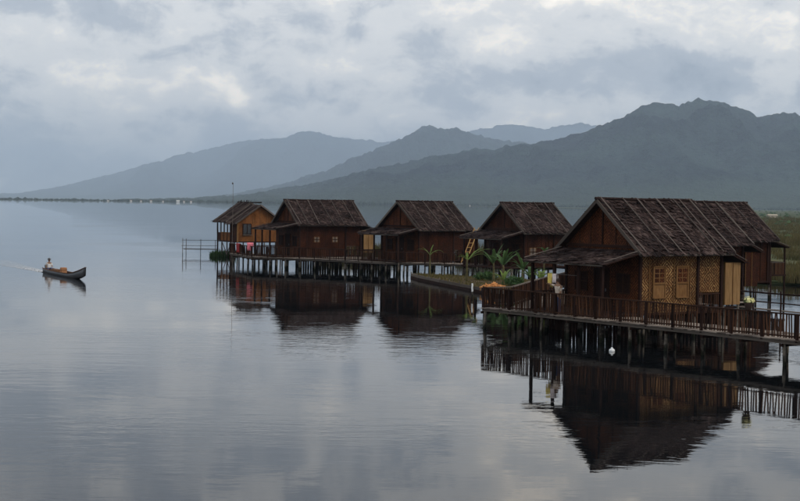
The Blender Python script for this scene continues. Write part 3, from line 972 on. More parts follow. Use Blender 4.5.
# amber hut at the far end: gable towards the camera's right, open veranda over the lake
def amber_hut():
    r_ = ray(261, 205)
    Y = 171.0
    loc = (r_.x / r_.y * Y, Y, 0)
    t = thing('stilt_bungalow', 'small amber-walled hut with open veranda at the far lake end of the row', 'bungalow', loc, R(120), 'thatched bungalows on stilts')
    zr, ze, zf, W, L = CAM_H + r_.z / r_.y * Y, 3.92, 1.9, 3.15, 6.5
    xs = 2.9
    for sgn in (1, -1):
        s = roof_slope(t, (0, 0, zr), (xs, 0, zr), (xs, sgn * W, ze), (0, sgn * W, ze), 13, 900 + sgn, [0.5, 0.97], 'roof_slope')
        beam('barge_board', (-0.03, 0, zr - 0.02), (-0.03, sgn * W, ze - 0.02), 0.06, 0.16, 'bamboo_grey', s)
        s2 = roof_slope(t, (xs - 0.25, 0, zr + 0.2), (L, 0, zr + 0.2), (L, sgn * (W + 0.05), ze + 0.17), (xs - 0.25, sgn * (W + 0.05), ze + 0.17), 13, 910 + sgn, [0.03, 0.5, 0.8], 'roof_slope')
        beam('barge_board', (xs - 0.28, 0, zr + 0.19), (xs - 0.28, sgn * (W + 0.05), ze + 0.16), 0.06, 0.13, 'bamboo_grey', s2)
        beam('fascia', (xs - .25, sgn * (W + 0.03), ze + 0.1), (L, sgn * (W + 0.03), ze + 0.1), 0.05, 0.1, 'grey_timber', s2)
    rp = pole('ridge_pole', (-0.1, 0, zr + 0.27), (L + 0.1, 0, zr + 0.27), 0.14, 'dark_timber', t)
    g = random.Random(5)
    for i in range(22):
        xx = xs + g.random() * (L - xs)
        beam('ridge_tuft', (xx, 0.05, zr + 0.25), (xx + g.uniform(-.06, .06), g.uniform(-.15, .15), zr + 0.42 + g.uniform(0, 0.15)), 0.05, 0.02, 'dark_timber', rp)
    wy, x0, x1 = W - 0.45, 0.4, L - 0.4
    zt = zr - (zr - ze) * wy / W - 0.1
    solid('gable_wall', [(x0, -wy, zf), (x0, wy, zf), (x0, wy, zt), (x0, 0, zr - 0.12), (x0, -wy, zt)], (-1, 0, 0), 0.05, 'weave_amber', t)
    wn = box('window', x0 - 0.04, x0 - 0.002, 1.05, 2.0, zf + 0.85, zf + 1.95, 'glass_dark', t)
    for q in (1.02, 1.52, 2.03):
        beam('frame', (x0 - 0.05, q, zf + 0.8), (x0 - 0.05, q, zf + 2.0), 0.08, 0.07, 'dark_timber', wn)
    for q in (0.82, 1.98):
        beam('frame', (x0 - 0.055, 1.0, zf + q), (x0 - 0.055, 2.05, zf + q), 0.07, 0.08, 'dark_timber', wn)
    box('sill', x0 - 0.18, x0 - 0.042, 0.95, 2.1, zf + 0.70, zf + 0.77, 'grey_timber', wn)
    for yy in (-1.9, -1.0, -0.1, 0.8):
        pole('wall_batten', (x0 - 0.02, yy, zf), (x0 - 0.02, yy, zr - (zr - ze) * abs(yy) / W - 0.14), 0.05, 'window_wood', t)
    beam('corner_post', (x0 - 0.03, wy, zf - 0.1), (x0 - 0.03, wy, zt), 0.16, 0.16, 'window_wood', t)
    beam('corner_post', (x0 - 0.03, -wy, zf - 0.1), (x0 - 0.03, -wy, zt), 0.16, 0.16, 'window_wood', t)
    # room walls, then the open veranda towards the lake
    xm = 2.3
    box('wall', x0 + 0.06, xm, wy - 0.06, wy, zf, zt, 'weave_maroon', t)
    box('wall', x0 + 0.06, x1, -wy, -wy + 0.06, zf, zt, 'weave_amber', t)
    box('wall', xm - 0.06, xm, -wy + 0.07, wy - 0.07, zf, zt, 'weave_maroon', t)
    box('wall', x1 - 0.05, x1, -wy + 0.07, 0.6, zf, zt, 'weave_amber', t)
    for a in range(3):
        px0 = xm + 0.1 + a * 0.95
        pn = box('half_wall', px0, px0 + 0.88, wy - 0.06, wy, zf + 0.02, zf + 0.92, 'weave_amber', t)
        beam('sill', (px0 - 0.03, wy - 0.03, zf + 0.95), (px0 + 0.92, wy - 0.03, zf + 0.95), 0.10, 0.06, 'window_wood', pn)
        beam('post', (px0 + 0.9, wy - 0.03, zf), (px0 + 0.9, wy - 0.03, zt), 0.11, 0.11, 'red_timber', t)
    bl = box('half_wall', xm + 3.0, x1, wy - 0.06, wy, zf + 0.02, zf + 0.92, 'weave_maroon', t)
    for xx, yy in ((x1, wy), (x1, 0.6), (xm + 0.05, wy)):
        pole('stilt', (xx, yy, -0.9), (xx, yy, zt + 0.1), 0.19, 'dark_timber', t)
    box('floor', x0 - 0.1, x1 + 0.1, -wy - 0.05, wy + 0.05, zf - 0.14, zf - 0.003, 'dark_timber', t)
    for xx in (x0, 1.7, 3.3, 4.8):
        for yy in (-wy, 0, wy):
            pole('stilt', (xx, yy, -0.9), (xx, yy, zf - 0.15), 0.17, 'stilt_wood', t)
    for (xa, xb) in ((3.3, 4.7), (3.3, 1.9)):
        pole('brace', (xa, wy + 0.05, 0.35), (xb, wy + 0.05, zf - 0.1), 0.11, 'bamboo_grey', t)
    return t
amber_hut()

# ------------------------------------------------------------------ boardwalks
def railing(t, pts, h, step, post_step, m_rail='red_timber', seed=0, sub=True):
    """top and bottom rail along a polyline, posts, and separate balusters"""
    g = random.Random(seed)
    for a, b in zip(pts[:-1], pts[1:]):
        a, b = Vector(a), Vector(b)
        ln = (b - a).length
        up_ = Vector((0, 0, 1))
        top = beam('top_rail', a + up_ * h, b + up_ * h, 0.11, 0.06, m_rail, t)
        beam('bottom_rail', a + up_ * 0.13, b + up_ * 0.13, 0.06, 0.06, m_rail, t)
        n = max(1, int(round(ln / post_step)))
        for i in range(n + 1):
            q = a.lerp(b, min(0.999, max(0.001, i / n)))
            beam('rail_post', q - up_ * 0.1, q + up_ * (h + 0.02), 0.11, 0.11, 'dark_timber', t)
        nb = int(ln / step)
        for i in range(nb):
            q = a.lerp(b, (i + 0.5 + g.uniform(-0.16, 0.16)) / nb)
            sl = Vector((g.gauss(0, 0.02), g.gauss(0, 0.02), 0))
            if g.random() < 0.025: continue
            wd = g.uniform(0.045, 0.075)
            beam('baluster', q + up_ * 0.05 - sl, q + up_ * (h - 0.03) + sl, wd, 0.035, 'baluster_wood', top)

def deck_run(t, a, b, wd, side, step=0.24, seed=0, zd=Z_DECK, stilts=True, every=2.2, m='deck_board'):
    """planks laid across a run whose front edge goes a->b; side = +1 if the deck lies to the left of a->b"""
    g = random.Random(seed)
    a, b = Vector((a[0], a[1], 0)), Vector((b[0], b[1], 0))
    d = (b - a); ln = d.length; d.normalize()
    nrm = Vector((-d.y, d.x, 0)) * side
    n = int(ln / step)
    for i in range(n):
        c = a + d * ((i + 0.5) * ln / n)
        zz = zd - 0.02 + g.uniform(-0.008, 0.008)
        beam('plank', c - nrm * (0.07 + g.uniform(-0.03, 0.05)) + Vector((0, 0, zz)), c + nrm * wd + Vector((0, 0, zz)), ln / n - 0.018, 0.04, m, t)
    up_ = Vector((0, 0, 1))
    for q in (0.06, wd * 0.5, wd - 0.06):
        beam('bearer', a + nrm * q + up_ * (zd - 0.12), b + nrm * q + up_ * (zd - 0.12), 0.09, 0.15, 'grey_timber' if q < 0.1 else 'dark_timber', t)
    if stilts:
        k_ = max(1, int(round(ln / every)))
        for i in range(k_ + 1):
            for q in (0.1, wd - 0.15):
                c = a + d * min(ln - 0.05, max(0.05, i * ln / k_ + g.uniform(-0.25, 0.25))) + nrm * q
                lean = Vector((g.gauss(0, 0.06), g.gauss(0, 0.06), 0))
                pole('stilt', c + lean + up_ * -0.9, c + up_ * (zd - 0.05), g.uniform(0.12, 0.18), 'stilt_wood', t)
            c = a + d * (i * ln / k_)
            beam('crosspiece', c + nrm * -0.05 + up_ * (zd - 0.26), c + nrm * (wd) + up_ * (zd - 0.26), 0.09, 0.12, 'dark_timber', t)

bw = thing('boardwalk', 'raised boardwalk with dark slatted railing passing in front of the large near bungalow', 'boardwalk', H5['loc'], H5['az'])
XF = -2.85
deck_run(bw, (XF, -19.0), (XF, 5.6), 2.9, -1, 0.25, 11)
railing(bw, [(XF + 0.05, -19.0, Z_DECK), (XF + 0.05, -13.4, Z_DECK), (XF + 0.05, -8.2, Z_DECK), (XF + 0.05, -3.1, Z_DECK), (XF + 0.05, 1.3, Z_DECK), (XF + 0.05, 5.5, Z_DECK)], 1.05, 0.15, 1.75, seed=3)

bw2 = thing('boardwalk', 'railed walkway leading from the near corner back behind the banana plants', 'boardwalk', H5['loc'], H5['az'])
deck_run(bw2, (-0.6, 5.75), (13.8, 17.8), 2.2, -1, 0.26, 12, zd=Z_DECK - 0.01)
deck_run(bw2, (7.6, 3.0), (7.6, 8.5), 7.0, -1, 0.3, 13, zd=Z_DECK - 0.02)  # added platform behind the bungalow, blocks sky reflection in the water below
railing(bw2, [(XF + 0.1, 5.62, Z_DECK), (-0.6, 5.85, Z_DECK), (6.4, 11.9, Z_DECK), (13.8, 18.0, Z_DECK)], 1.02, 0.16, 1.9, 'grey_timber', seed=4)

far_pts = [(-17.6, 154.9), (-14.4, 145.6), (-9.6, 143.2), (-5.1, 139.9), (-1.3, 136.6), (5.8, 134.4), (12.5, 131.0)]
bw3 = thing('boardwalk', 'long railed boardwalk on stilts joining the far row of bungalows', 'boardwalk', (-5.1, 139.9, 0))
fp = [(x + 5.1, y - 139.9) for x, y in far_pts]
for i in range(len(fp) - 1):
    deck_run(bw3, fp[i], fp[i + 1], 8.5 if i in (1, 2) else 3.2, 1, 0.3, 20 + i, zd=Z_DECK - 0.004 * (i % 2), every=2.0)  # two runs made extra wide to shade the bright gaps underneath
railing(bw3, [(x, y, Z_DECK) for x, y in fp[:5]], 1.0, 0.22, 1.9, seed=5)
railing(bw3, [(x, y, Z_DECK) for x, y in fp[4:]], 0.95, 0.26, 1.9, seed=6)

def shade_screen(t, a, b, seed, z0=-0.4, z1=0.95):  # added screen that keeps the water below the decks dark
    """upright boards added to block bright reflections under a deck"""
    g = random.Random(seed)
    a, b = Vector((a[0], a[1], 0)), Vector((b[0], b[1], 0))
    n = int((b - a).length / 0.27)
    for i in range(n):
        q = a.lerp(b, (i + 0.5) / n)
        if g.random() < 0.03: continue
        d = (b - a).normalized() * 0.12
        v = [q - d, q + d]
        beam('shade_board', q + Vector((0, 0, z0)), q + Vector((g.uniform(-.02, .02), g.uniform(-.02, .02), z1 + g.uniform(-.08, .06))), 0.2 if abs(d.y) > abs(d.x) else 0.03, 0.03 if abs(d.y) > abs(d.x) else 0.2, 'dark_timber', t, 'sawn', (1, 0, 0))
def off(a, b, q):
    d = (Vector(b) - Vector(a)).normalized()
    return Vector((-d.y, d.x)) * q
for i, q in ((1, 8.3), (2, 8.3)):
    o_ = off(fp[i], fp[i + 1], q)
    shade_screen(bw3, Vector(fp[i]) + o_, Vector(fp[i + 1]) + o_, 70 + i)
shade_screen(bw2, (6.95, -2.6), (6.95, 3.0), 81)
shade_screen(bw, (0.25, -2.7), (0.25, 5.6), 86)
shade_screen(bw2, (1.6, 4.6), (6.95, 9.0), 82)

# bamboo handrail of the path behind the near boardwalk, over the channel
fb = thing('bamboo_handrail', 'thin bamboo handrail over the channel past the washroom box', 'handrail', (20.0, 80.0, 0))
pa, pb = Vector((-1.2, 6.0, 0)), Vector((4.0, -4.0, 0))
pole('rail', pa + Vector((0, 0, 1.78)), pb + Vector((0, 0, 1.86)), 0.09, 'dark_timber', fb)
pole('rail', pa + Vector((0, 0, 1.28)), pb + Vector((0, 0, 1.34)), 0.07, 'dark_timber', fb)
for i in range(6):
    q = pa.lerp(pb, i / 5)
    pole('post', q + Vector((0.03, 0, -0.9)), q + Vector((0, 0, 1.95 + 0.1 * (i % 2))), 0.1, 'dark_timber', fb)
for i in range(3):
    c0 = pa + Vector((0.25 + 0.2 * i, 0.1, 0.85)); c1 = pb + Vector((0.25 + 0.2 * i, 0.1, 0.85))
    beam('plank', c0, c1, 0.17, 0.04, 'grey_timber', fb)

# landing stage left of the amber hut
ls = thing('landing_stage', 'spindly pole landing stage standing in the lake beside the amber hut', 'jetty', (-23.2, 178.0, 0))
for (x, y, h) in ((-2.6, 0, 2.0), (-2.4, 1.4, 1.9), (-0.4, -0.5, 1.9), (1.2, 0.6, 1.8)):
    pole('post', (x, y, -0.8), (x, y, h), 0.075, 'stilt_wood', ls)
for (h, dx) in ((1.75, 0), (1.1, 0.05), (0.75, 0)):
    pole('rail', (-2.7 - dx, 0, h), (1.6, -0.7, h + 0.05), 0.05, 'stilt_wood', ls)
for i in range(4):
    beam('plank', (-2.5, 0.2 + i * 0.26, 0.66), (1.5, -0.4 + i * 0.26, 0.68), 0.22, 0.04, 'grey_timber', ls)

# slim mast in front of the amber hut
ms_ = thing('mast', 'thin tall bamboo mast rising past the roof of the amber hut', 'mast', (-17.5, 156.2, 0))
pole('pole', (0, 0, -0.9), (0.05, 0, 8.25), 0.038, 'bamboo_grey', ms_)
lathe('finial', [(0.02, 8.2), (0.07, 8.24), (0.08, 8.31), (0.05, 8.38), (0.01, 8.41)], 'bamboo_grey', ms_, 8)

# ladder
ld = thing('ladder', 'tan bamboo ladder leaning against a bungalow eave', 'ladder', (5.9, 138.6, 0))
la, lb = Vector((-0.3, -1.5, Z_DECK)), Vector((0.95, -0.6, 4.35))
wv = Vector((0.42, 0, 0))
pole('rail', la, lb, 0.085, 'bamboo_tan', ld)
pole('rail', la + wv, lb + wv * 0.9, 0.085, 'bamboo_tan', ld)
for i in range(8):
    q = la.lerp(lb, 0.07 + i * 0.123)
    pole('rung', q - wv * 0.1, q + wv * 1.08, 0.055, 'bamboo_tan', ld)

# ------------------------------------------------------------------ garden bed and plants
bed_pts = [(1.0, 130.6), (1.6, 127.0), (3.2, 120.4), (5.3, 112.3), (6.9, 106.2), (9.6, 104.6), (11.8, 111.5), (12.4, 121.0), (7.0, 125.6), (3.0, 129.6)]
k = len(bed_pts)
cxy = (7.0, 117.0)
bed = thing('garden_bed', 'low floating garden bed edged with dark boards', 'garden bed', (cxy[0], cxy[1], 0))
bv = [(x - cxy[0], y - cxy[1], 0.33) for x, y in bed_pts]
poly = bv + [(0, 0, 0.46)]
mesh('soil', poly + [(x, y, -0.3) for x, y, _ in bv], [(i, (i + 1) % k, k) for i in range(k)] + [(i, k + 1 + i, k + 1 + (i + 1) % k, (i + 1) % k) for i in range(k)], 'soil', bed)
for i in range(k):
    a, b = Vector(bv[i]), Vector(bv[(i + 1) % k])
    for j, zz in enumerate((0.30, 0.06)):
        dv = Vector((0, 0, zz - 0.33))
        beam('edge_board', a + dv, b + dv, 0.08, 0.22, 'dark_timber' if j else 'grey_timber', bed)
    n = max(1, int((b - a).length / 2.5))
    for j in range(n):
        q = a.lerp(b, j / n)
        pole('stake', (q.x, q.y, -0.8), (q.x, q.y, 0.55), 0.1, 'stilt_wood', bed)
pts, hh = [], []
while len(pts) < 900:
    x, y = random.uniform(1, 12.4), random.uniform(105, 130)
    inside = False
    for i in range(k):
        (xa, ya), (xb, yb) = bed_pts[i], bed_pts[i - 1]
        if (ya > y) != (yb > y) and x < (xb - xa) * (y - ya) / (yb - ya) + xa:
            inside = not inside
    if inside:
        pts.append((x - cxy[0], y - cxy[1], 0.33)); hh.append(random.uniform(0.1, 0.32))
gb = blades('bed_grass', pts, hh, 'grass_bed', 6, 0.05, 0.25, bed, 8)
gb['kind'] = 'stuff'

def leaf_mesh(name, ln, wd, droop, seed, m, seg=15, tatter=0.55):
    """a broad arching banana leaf: folded along the midrib, torn at the edge"""
    g = random.Random(seed)
    v, q = [], []
    ang = R(68)
    x, zz = 0.0, 0.0
    for i in range(seg + 1):
        t = i / seg
        prof = math.sin(math.pi * min(1, t * 0.93 + 0.05)) ** 0.75 if t > 0.12 else 0.06
        if i == seg: prof = 0.03
        hw = wd / 2 * prof
        e1, e2 = hw * (1 - g.random() * tatter), hw * (1 - g.random() * tatter)
        v += [(x, -e1, zz + e1 * 0.32), (x, 0, zz), (x, e2, zz + e2 * 0.32)]
        x += ln / seg * math.cos(ang); zz += ln / seg * math.sin(ang)
        ang -= droop / seg * (0.5 + t)
    for i in range(seg):
        a = i * 3
        q += [(a, a + 1, a + 4, a + 3), (a + 1, a + 2, a + 5, a + 4)]
    me = bpy.data.meshes.new(name)
    me.from_pydata(v, [], q)
    me.materials.append(MATS[m])
    me.polygons.foreach_set('use_smooth', [True] * len(me.polygons))
    return me

LEAVES = {}
def banana(label, loc, trunk_h, leaves, seed, m='leaf_banana', trunk_d=0.16, stem_m='stalk_green'):
    t = thing('banana_plant', label, 'plant', loc, 0, 'banana plants on the garden bed')
    g = random.Random(seed)
    v, q = [], []
    n, rings = 8, 7
    bx, by = g.uniform(-.08, .08), g.uniform(-.08, .08)
    for i in range(rings):
        u = i / (rings - 1)
        r_ = trunk_d / 2 * (1.25 - 0.65 * u)
        for kk in range(n):
            a = 2 * math.pi * kk / n
            v.append((bx * u * u + r_ * math.cos(a), by * u + r_ * math.sin(a), -0.1 + (trunk_h + 0.1) * u))
    for i in range(rings - 1):
        for kk in range(n):
            q.append((i * n + kk, i * n + (kk + 1) % n, (i + 1) * n + (kk + 1) % n, (i + 1) * n + kk))
    q.append(tuple(range((rings - 1) * n, rings * n)))
    mesh('trunk', v, q, stem_m, t, True)
    for i, (azd, ln, wd, droop, lift) in enumerate(leaves):
        me = leaf_mesh('leaf', ln, wd, R(droop), seed * 31 + i, m)
        o = bpy.data.objects.new('leaf', me)
        link(o, t)
        o.location = (bx, by, trunk_h - 0.12 - 0.04 * (i % 3))
        o.rotation_euler = (0, R(-lift), R(azd))
    return t

def fan(n, ln, wd, seed, droop=(60, 115), lift=(-18, 12)):
    g = random.Random(seed)
    return [(i * 360 / n + g.uniform(-22, 22), ln * g.uniform(0.75, 1.15), wd * g.uniform(0.8, 1.2), g.uniform(*droop), g.uniform(*lift)) for i in range(n)]

banana('slender young banana plant with few leaves at the tip of the garden bed', (2.55, 126.2, 0.38), 1.9,
       [(175, 1.35, 0.20, 95, -14), (160, 1.0, 0.2, 40, -10), (15, 1.5, 0.20, 125, -12), (60, 1.1, 0.18, 40, 2), (-40, 0.9, 0.2, 90, -14)], 41, trunk_d=0.13)
banana('leaning banana plant with long leaves sweeping over the garden bed, below the ladder', (5.3, 118.6, 0.4), 1.75,
       [(8, 2.3, 0.34, 60, -22), (170, 1.0, 0.22, 110, -10), (30, 1.9, 0.30, 50, -14), (200, 0.9, 0.22, 80, -5), (-20, 1.7, 0.3, 70, -24), (90, 1.2, 0.26, 70, -5)], 42, trunk_d=0.18)
banana('full dark green banana plant, tallest in the thicket beside the orange heap', (8.0, 115.0, 0.4), 1.5, fan(11, 1.9, 0.36, 1, (30, 95), (-22, 6)), 43, 'leaf_dark', 0.22)
banana('bushy banana plant at the back of the thicket, left of the tallest one', (7.4, 118.0, 0.4), 1.5, fan(9, 1.7, 0.32, 2, (20, 90), (-18, 8)), 44, 'leaf_dark', 0.2)
banana('low spreading banana plant next to the near porch eave', (9.6, 109.5, 0.4), 0.85, fan(10, 1.55, 0.34, 3, (40, 110), (-24, 0)), 45, 'leaf_dark', 0.2)
banana('tall thin green shoot standing between the near porch roof and the dark bungalow', (10.9, 113.5, 0.4), 2.6, fan(6, 0.8, 0.2, 4, (40, 100), (-10, 5)), 46, 'leaf_dark', 0.12)
banana('yellowish low banana plant under the near porch eave by its post', (9.9, 104.9, 0.36), 1.1, fan(7, 1.2, 0.3, 6, (60, 110), (-24, 0)), 47, 'leaf_banana', 0.18)

banana('leafy banana plant on the garden bed between the thicket and the near porch post', (9.35, 114.2, 0.4), 1.25, fan(10, 1.7, 0.3, 8, (30, 100), (-22, 4)), 48, 'leaf_dark', 0.2)
banana('small pale banana plant in front of the thicket, right beside the orange heap', (7.75, 111.0, 0.4), 0.6, fan(8, 1.15, 0.24, 9, (20, 80), (-20, 8)), 49, 'leaf_banana', 0.14)

def leaf_shrub(name, label, loc, rx, rz, n, seed, m='leaf_dark', leaf=0.22, group='shrubs on the garden bed'):
    g = np.random.default_rng(seed)
    t = thing(name, label, 'shrub', loc, 0, group)
    V, Fc = [], []
    for i in range(n):
        d = g.normal(0, 1, 3); d /= np.linalg.norm(d); rr = g.random() ** 0.45
        c = np.array([d[0] * rx * rr, d[1] * rx * rr, rz + d[2] * rz * rr])
        a, b = g.normal(0, 1, 3), g.normal(0, 1, 3)
        a /= np.linalg.norm(a); b -= a * (a @ b); b /= np.linalg.norm(b)
        s = leaf * g.uniform(0.6, 1.4)
        V += [c - a * s, c + b * s * 0.35, c + a * s, c - b * s * 0.35]
        Fc.append((4 * i, 4 * i + 1, 4 * i + 2, 4 * i + 3))
    mesh('foliage', V, Fc, m, t)
    for i in range(4):
        a = i * 1.6
        pole('stem', (0.06 * math.cos(a), 0.06 * math.sin(a), -0.15), (rx * 0.5 * math.cos(a), rx * 0.5 * math.sin(a), rz * 1.2), 0.04, 'stalk_green', t)
    return t
leaf_shrub('leafy_shrub', 'low dark shrub at the foot of the tallest banana plant', (8.6, 112.6, 0.35), 0.9, 0.38, 260, 51)
leaf_shrub('leafy_shrub', 'dark shrub half hidden behind the banana thicket', (6.9, 119.8, 0.35), 0.95, 0.4, 260, 52)
leaf_shrub('leafy_shrub', 'small shrub between the spreading banana plant and the walkway', (10.3, 108.0, 0.35), 0.85, 0.4, 240, 53)

# orange heap: a mound of cut stalks
hp = thing('stalk_heap', 'heap of orange-tan cut stalks on the edge of the garden bed', 'heap', (6.85, 109.6, 0.34))
g = np.random.default_rng(12)
for i in range(120):
    a, q = g.uniform(0, 2 * math.pi), math.sqrt(g.random()) * 0.62
    c = Vector((q * math.cos(a) * 1.3, q * math.sin(a), 0.05 + (0.62 - q) * 0.62 * g.uniform(0.4, 1)))
    d = Vector((g.normal(), g.normal(), g.normal() * 0.35)).normalized() * g.uniform(0.14, 0.3)
    pole('stalk', c - d, c + d, g.uniform(0.08, 0.15), 'straw_orange', hp)

# short white-topped stake in front of the bed
sk = thing('stake', 'short white-topped stake in the water before the garden bed', 'stake', (5.05, 104.0, 0))
pole('pole', (0, 0, -0.7), (0, 0, 0.42), 0.1, 'stilt_wood', sk)
pole('painted_tip', (0, 0, 0.42), (0, 0, 1.0), 0.12, 'plastic_white', sk)

# ------------------------------------------------------------------ cloths, pots
def cloth(name, label, loc, rz, wd, drop_f, drop_b, m, group, seed, thick=0.13, cat='cloth'):
    """a cloth folded over a rail: wavy sheet with thickness"""
    g = random.Random(seed)
    prof = []
    nseg = 7
    for i in range(nseg):
        prof.append((-thick / 2 - 0.02, -drop_f + drop_f * i / (nseg - 1)))
    prof += [(-0.03, 0.05), (0.03, 0.05)]
    for i in range(nseg):
        prof.append((thick / 2 + 0.02, -drop_b * i / (nseg - 1)))
    nx = 12
    v = []
    for j in range(nx):
        s = j / (nx - 1)
        for (y, z_) in prof:
            k_ = -min(0, z_) / max(drop_f, 0.01)
            v.append(((s - 0.5) * wd * (1 - 0.18 * k_) + 0.02 * math.sin(9 * z_ + seed), y + 0.045 * k_ * math.sin(s * 13 + seed), z_ + 0.03 * k_ * math.sin(s * 7 + seed * 2)))
    fs = grid_faces(nx, len(prof))
    o = mesh(name, v, fs, m, None, True)
    sm = o.modifiers.new('thickness', 'SOLIDIFY'); sm.thickness = 0.015
    o.location = loc; o.rotation_euler = (0, 0, rz)
    tag(o, label, cat, group)
    return o

a45 = math.atan2(-9.3, 3.2)
def on_rail(tpar, i):
    a, b = far_pts[i], far_pts[i + 1]
    return (a[0] + (b[0] - a[0]) * tpar, a[1] + (b[1] - a[1]) * tpar)
x, y = on_rail(0.42, 0)
cloth('hanging_cloth', 'dark red cloth over the far boardwalk railing beside the pink one', (x, y, Z_DECK + 1.06), a45, 1.5, 0.85, 0.6, 'cloth_red', 'cloths drying on the far railing', 2)
x, y = on_rail(0.93, 0)
cloth('hanging_cloth', 'bright pink cloth over the far boardwalk railing at its corner', (x, y, Z_DECK + 1.28), R(10), 0.62, 0.72, 0.5, 'cloth_pink', 'cloths drying on the far railing', 3, 0.3)

Mh = Matrix.Translation(H5['loc']) @ Matrix.Rotation(H5['az'], 4, 'Z')
def h5(x, y, z_): return Mh @ Vector((x, y, z_))
# clothes line strung between the left porch posts of the near bungalow
cl = thing('clothes_line', 'short line strung under the near porch roof', 'clothes line', h5(-1.95, 2.6, 0), H5['az'])
pole('line', (0, 0.0, 3.06), (0, -3.5, 3.05), 0.025, 'bamboo_grey', cl)
p_ = h5(-1.98, 1.16, 3.02)
cloth('hanging_cloth', 'yellow cloth hung under the near porch roof beside the post', p_, H5['az'] + R(90), 0.34, 0.62, 0.5, 'cloth_yellow', 'cloths hung under the near porch', 5, 0.08)
p_ = h5(-1.98, 0.82, 3.02)
cloth('hanging_cloth', 'pale pinkish cloth hung under the near porch roof, next to the yellow one', p_, H5['az'] + R(90), 0.32, 0.5, 0.4, 'cloth_white', 'cloths hung under the near porch', 6, 0.08)
# flower pot on the rail at the right
def flower_pot():
    p_ = h5(XF + 0.05, -12.62, Z_DECK + 1.082)
    t = thing('flower_pot', 'dark clay pot of cream-yellow flowers standing on the boardwalk rail', 'flower pot', p_, 0)
    lathe('pot', [(0.11, 0.0), (0.13, 0.02), (0.17, 0.2), (0.19, 0.30), (0.185, 0.33), (0.15, 0.32), (0.14, 0.26)], 'pot_clay', t, 14)
    g = np.random.default_rng(3)
    V, Fc = [], []
    for i in range(46):
        d = g.normal(0, 1, 3); d[2] = abs(d[2]) * 0.8 + 0.1; d /= np.linalg.norm(d)
        c = d * np.array([0.26, 0.26, 0.24]) * g.uniform(0.6, 1.05) + np.array([0, 0, 0.33])
        for pth in range(5):
            a = 2 * math.pi * pth / 5 + g.random()
            u = np.cross(d, [0.3, 0.5, 0.8]); u /= np.linalg.norm(u); w_ = np.cross(d, u)
            e = u * math.cos(a) + w_ * math.sin(a); s_ = u * -math.sin(a) + w_ * math.cos(a)
            b0 = len(V)
            V += [c, c + e * 0.03 + s_ * 0.022, c + e * 0.065 + d * 0.012, c + e * 0.03 - s_ * 0.022]
            Fc.append((b0, b0 + 1, b0 + 2, b0 + 3))
    tag(mesh('flowers', V, Fc, 'flower_cream', t), kind='stuff')
    V, Fc = [], []
    for i in range(120):
        d = g.normal(0, 1, 3); d[2] = abs(d[2]) * 0.6; d /= np.linalg.norm(d)
        c = d * 0.22 * g.uniform(0.3, 1) + np.array([0, 0, 0.32])
        a = g.normal(0, 1, 3); a /= np.linalg.norm(a); b = np.cross(a, d); b /= np.linalg.norm(b) + 1e-6
        V += [c - a * 0.06, c + b * 0.025, c + a * 0.06, c - b * 0.025]
        Fc.append((4 * i, 4 * i + 1, 4 * i + 2, 4 * i + 3))
    tag(mesh('leaves', V, Fc, 'leaf_dark', t), kind='stuff')
flower_pot()

# white plastic can floating under the near boardwalk
jc = thing('plastic_can', 'white plastic can floating under the near boardwalk', 'can', (9.55, 67.0, -0.06), R(25))
lathe('body', [(0.12, 0.0), (0.17, 0.03), (0.18, 0.12), (0.16, 0.2), (0.07, 0.25), (0.05, 0.28)], 'plastic_white', jc, 14)
lathe('cap', [(0.06, 0.28), (0.06, 0.31), (0.04, 0.32)], 'plastic_white', jc, 10)

for ch in (jc,):
    ch.scale = (0.75, 0.75, 0.75)

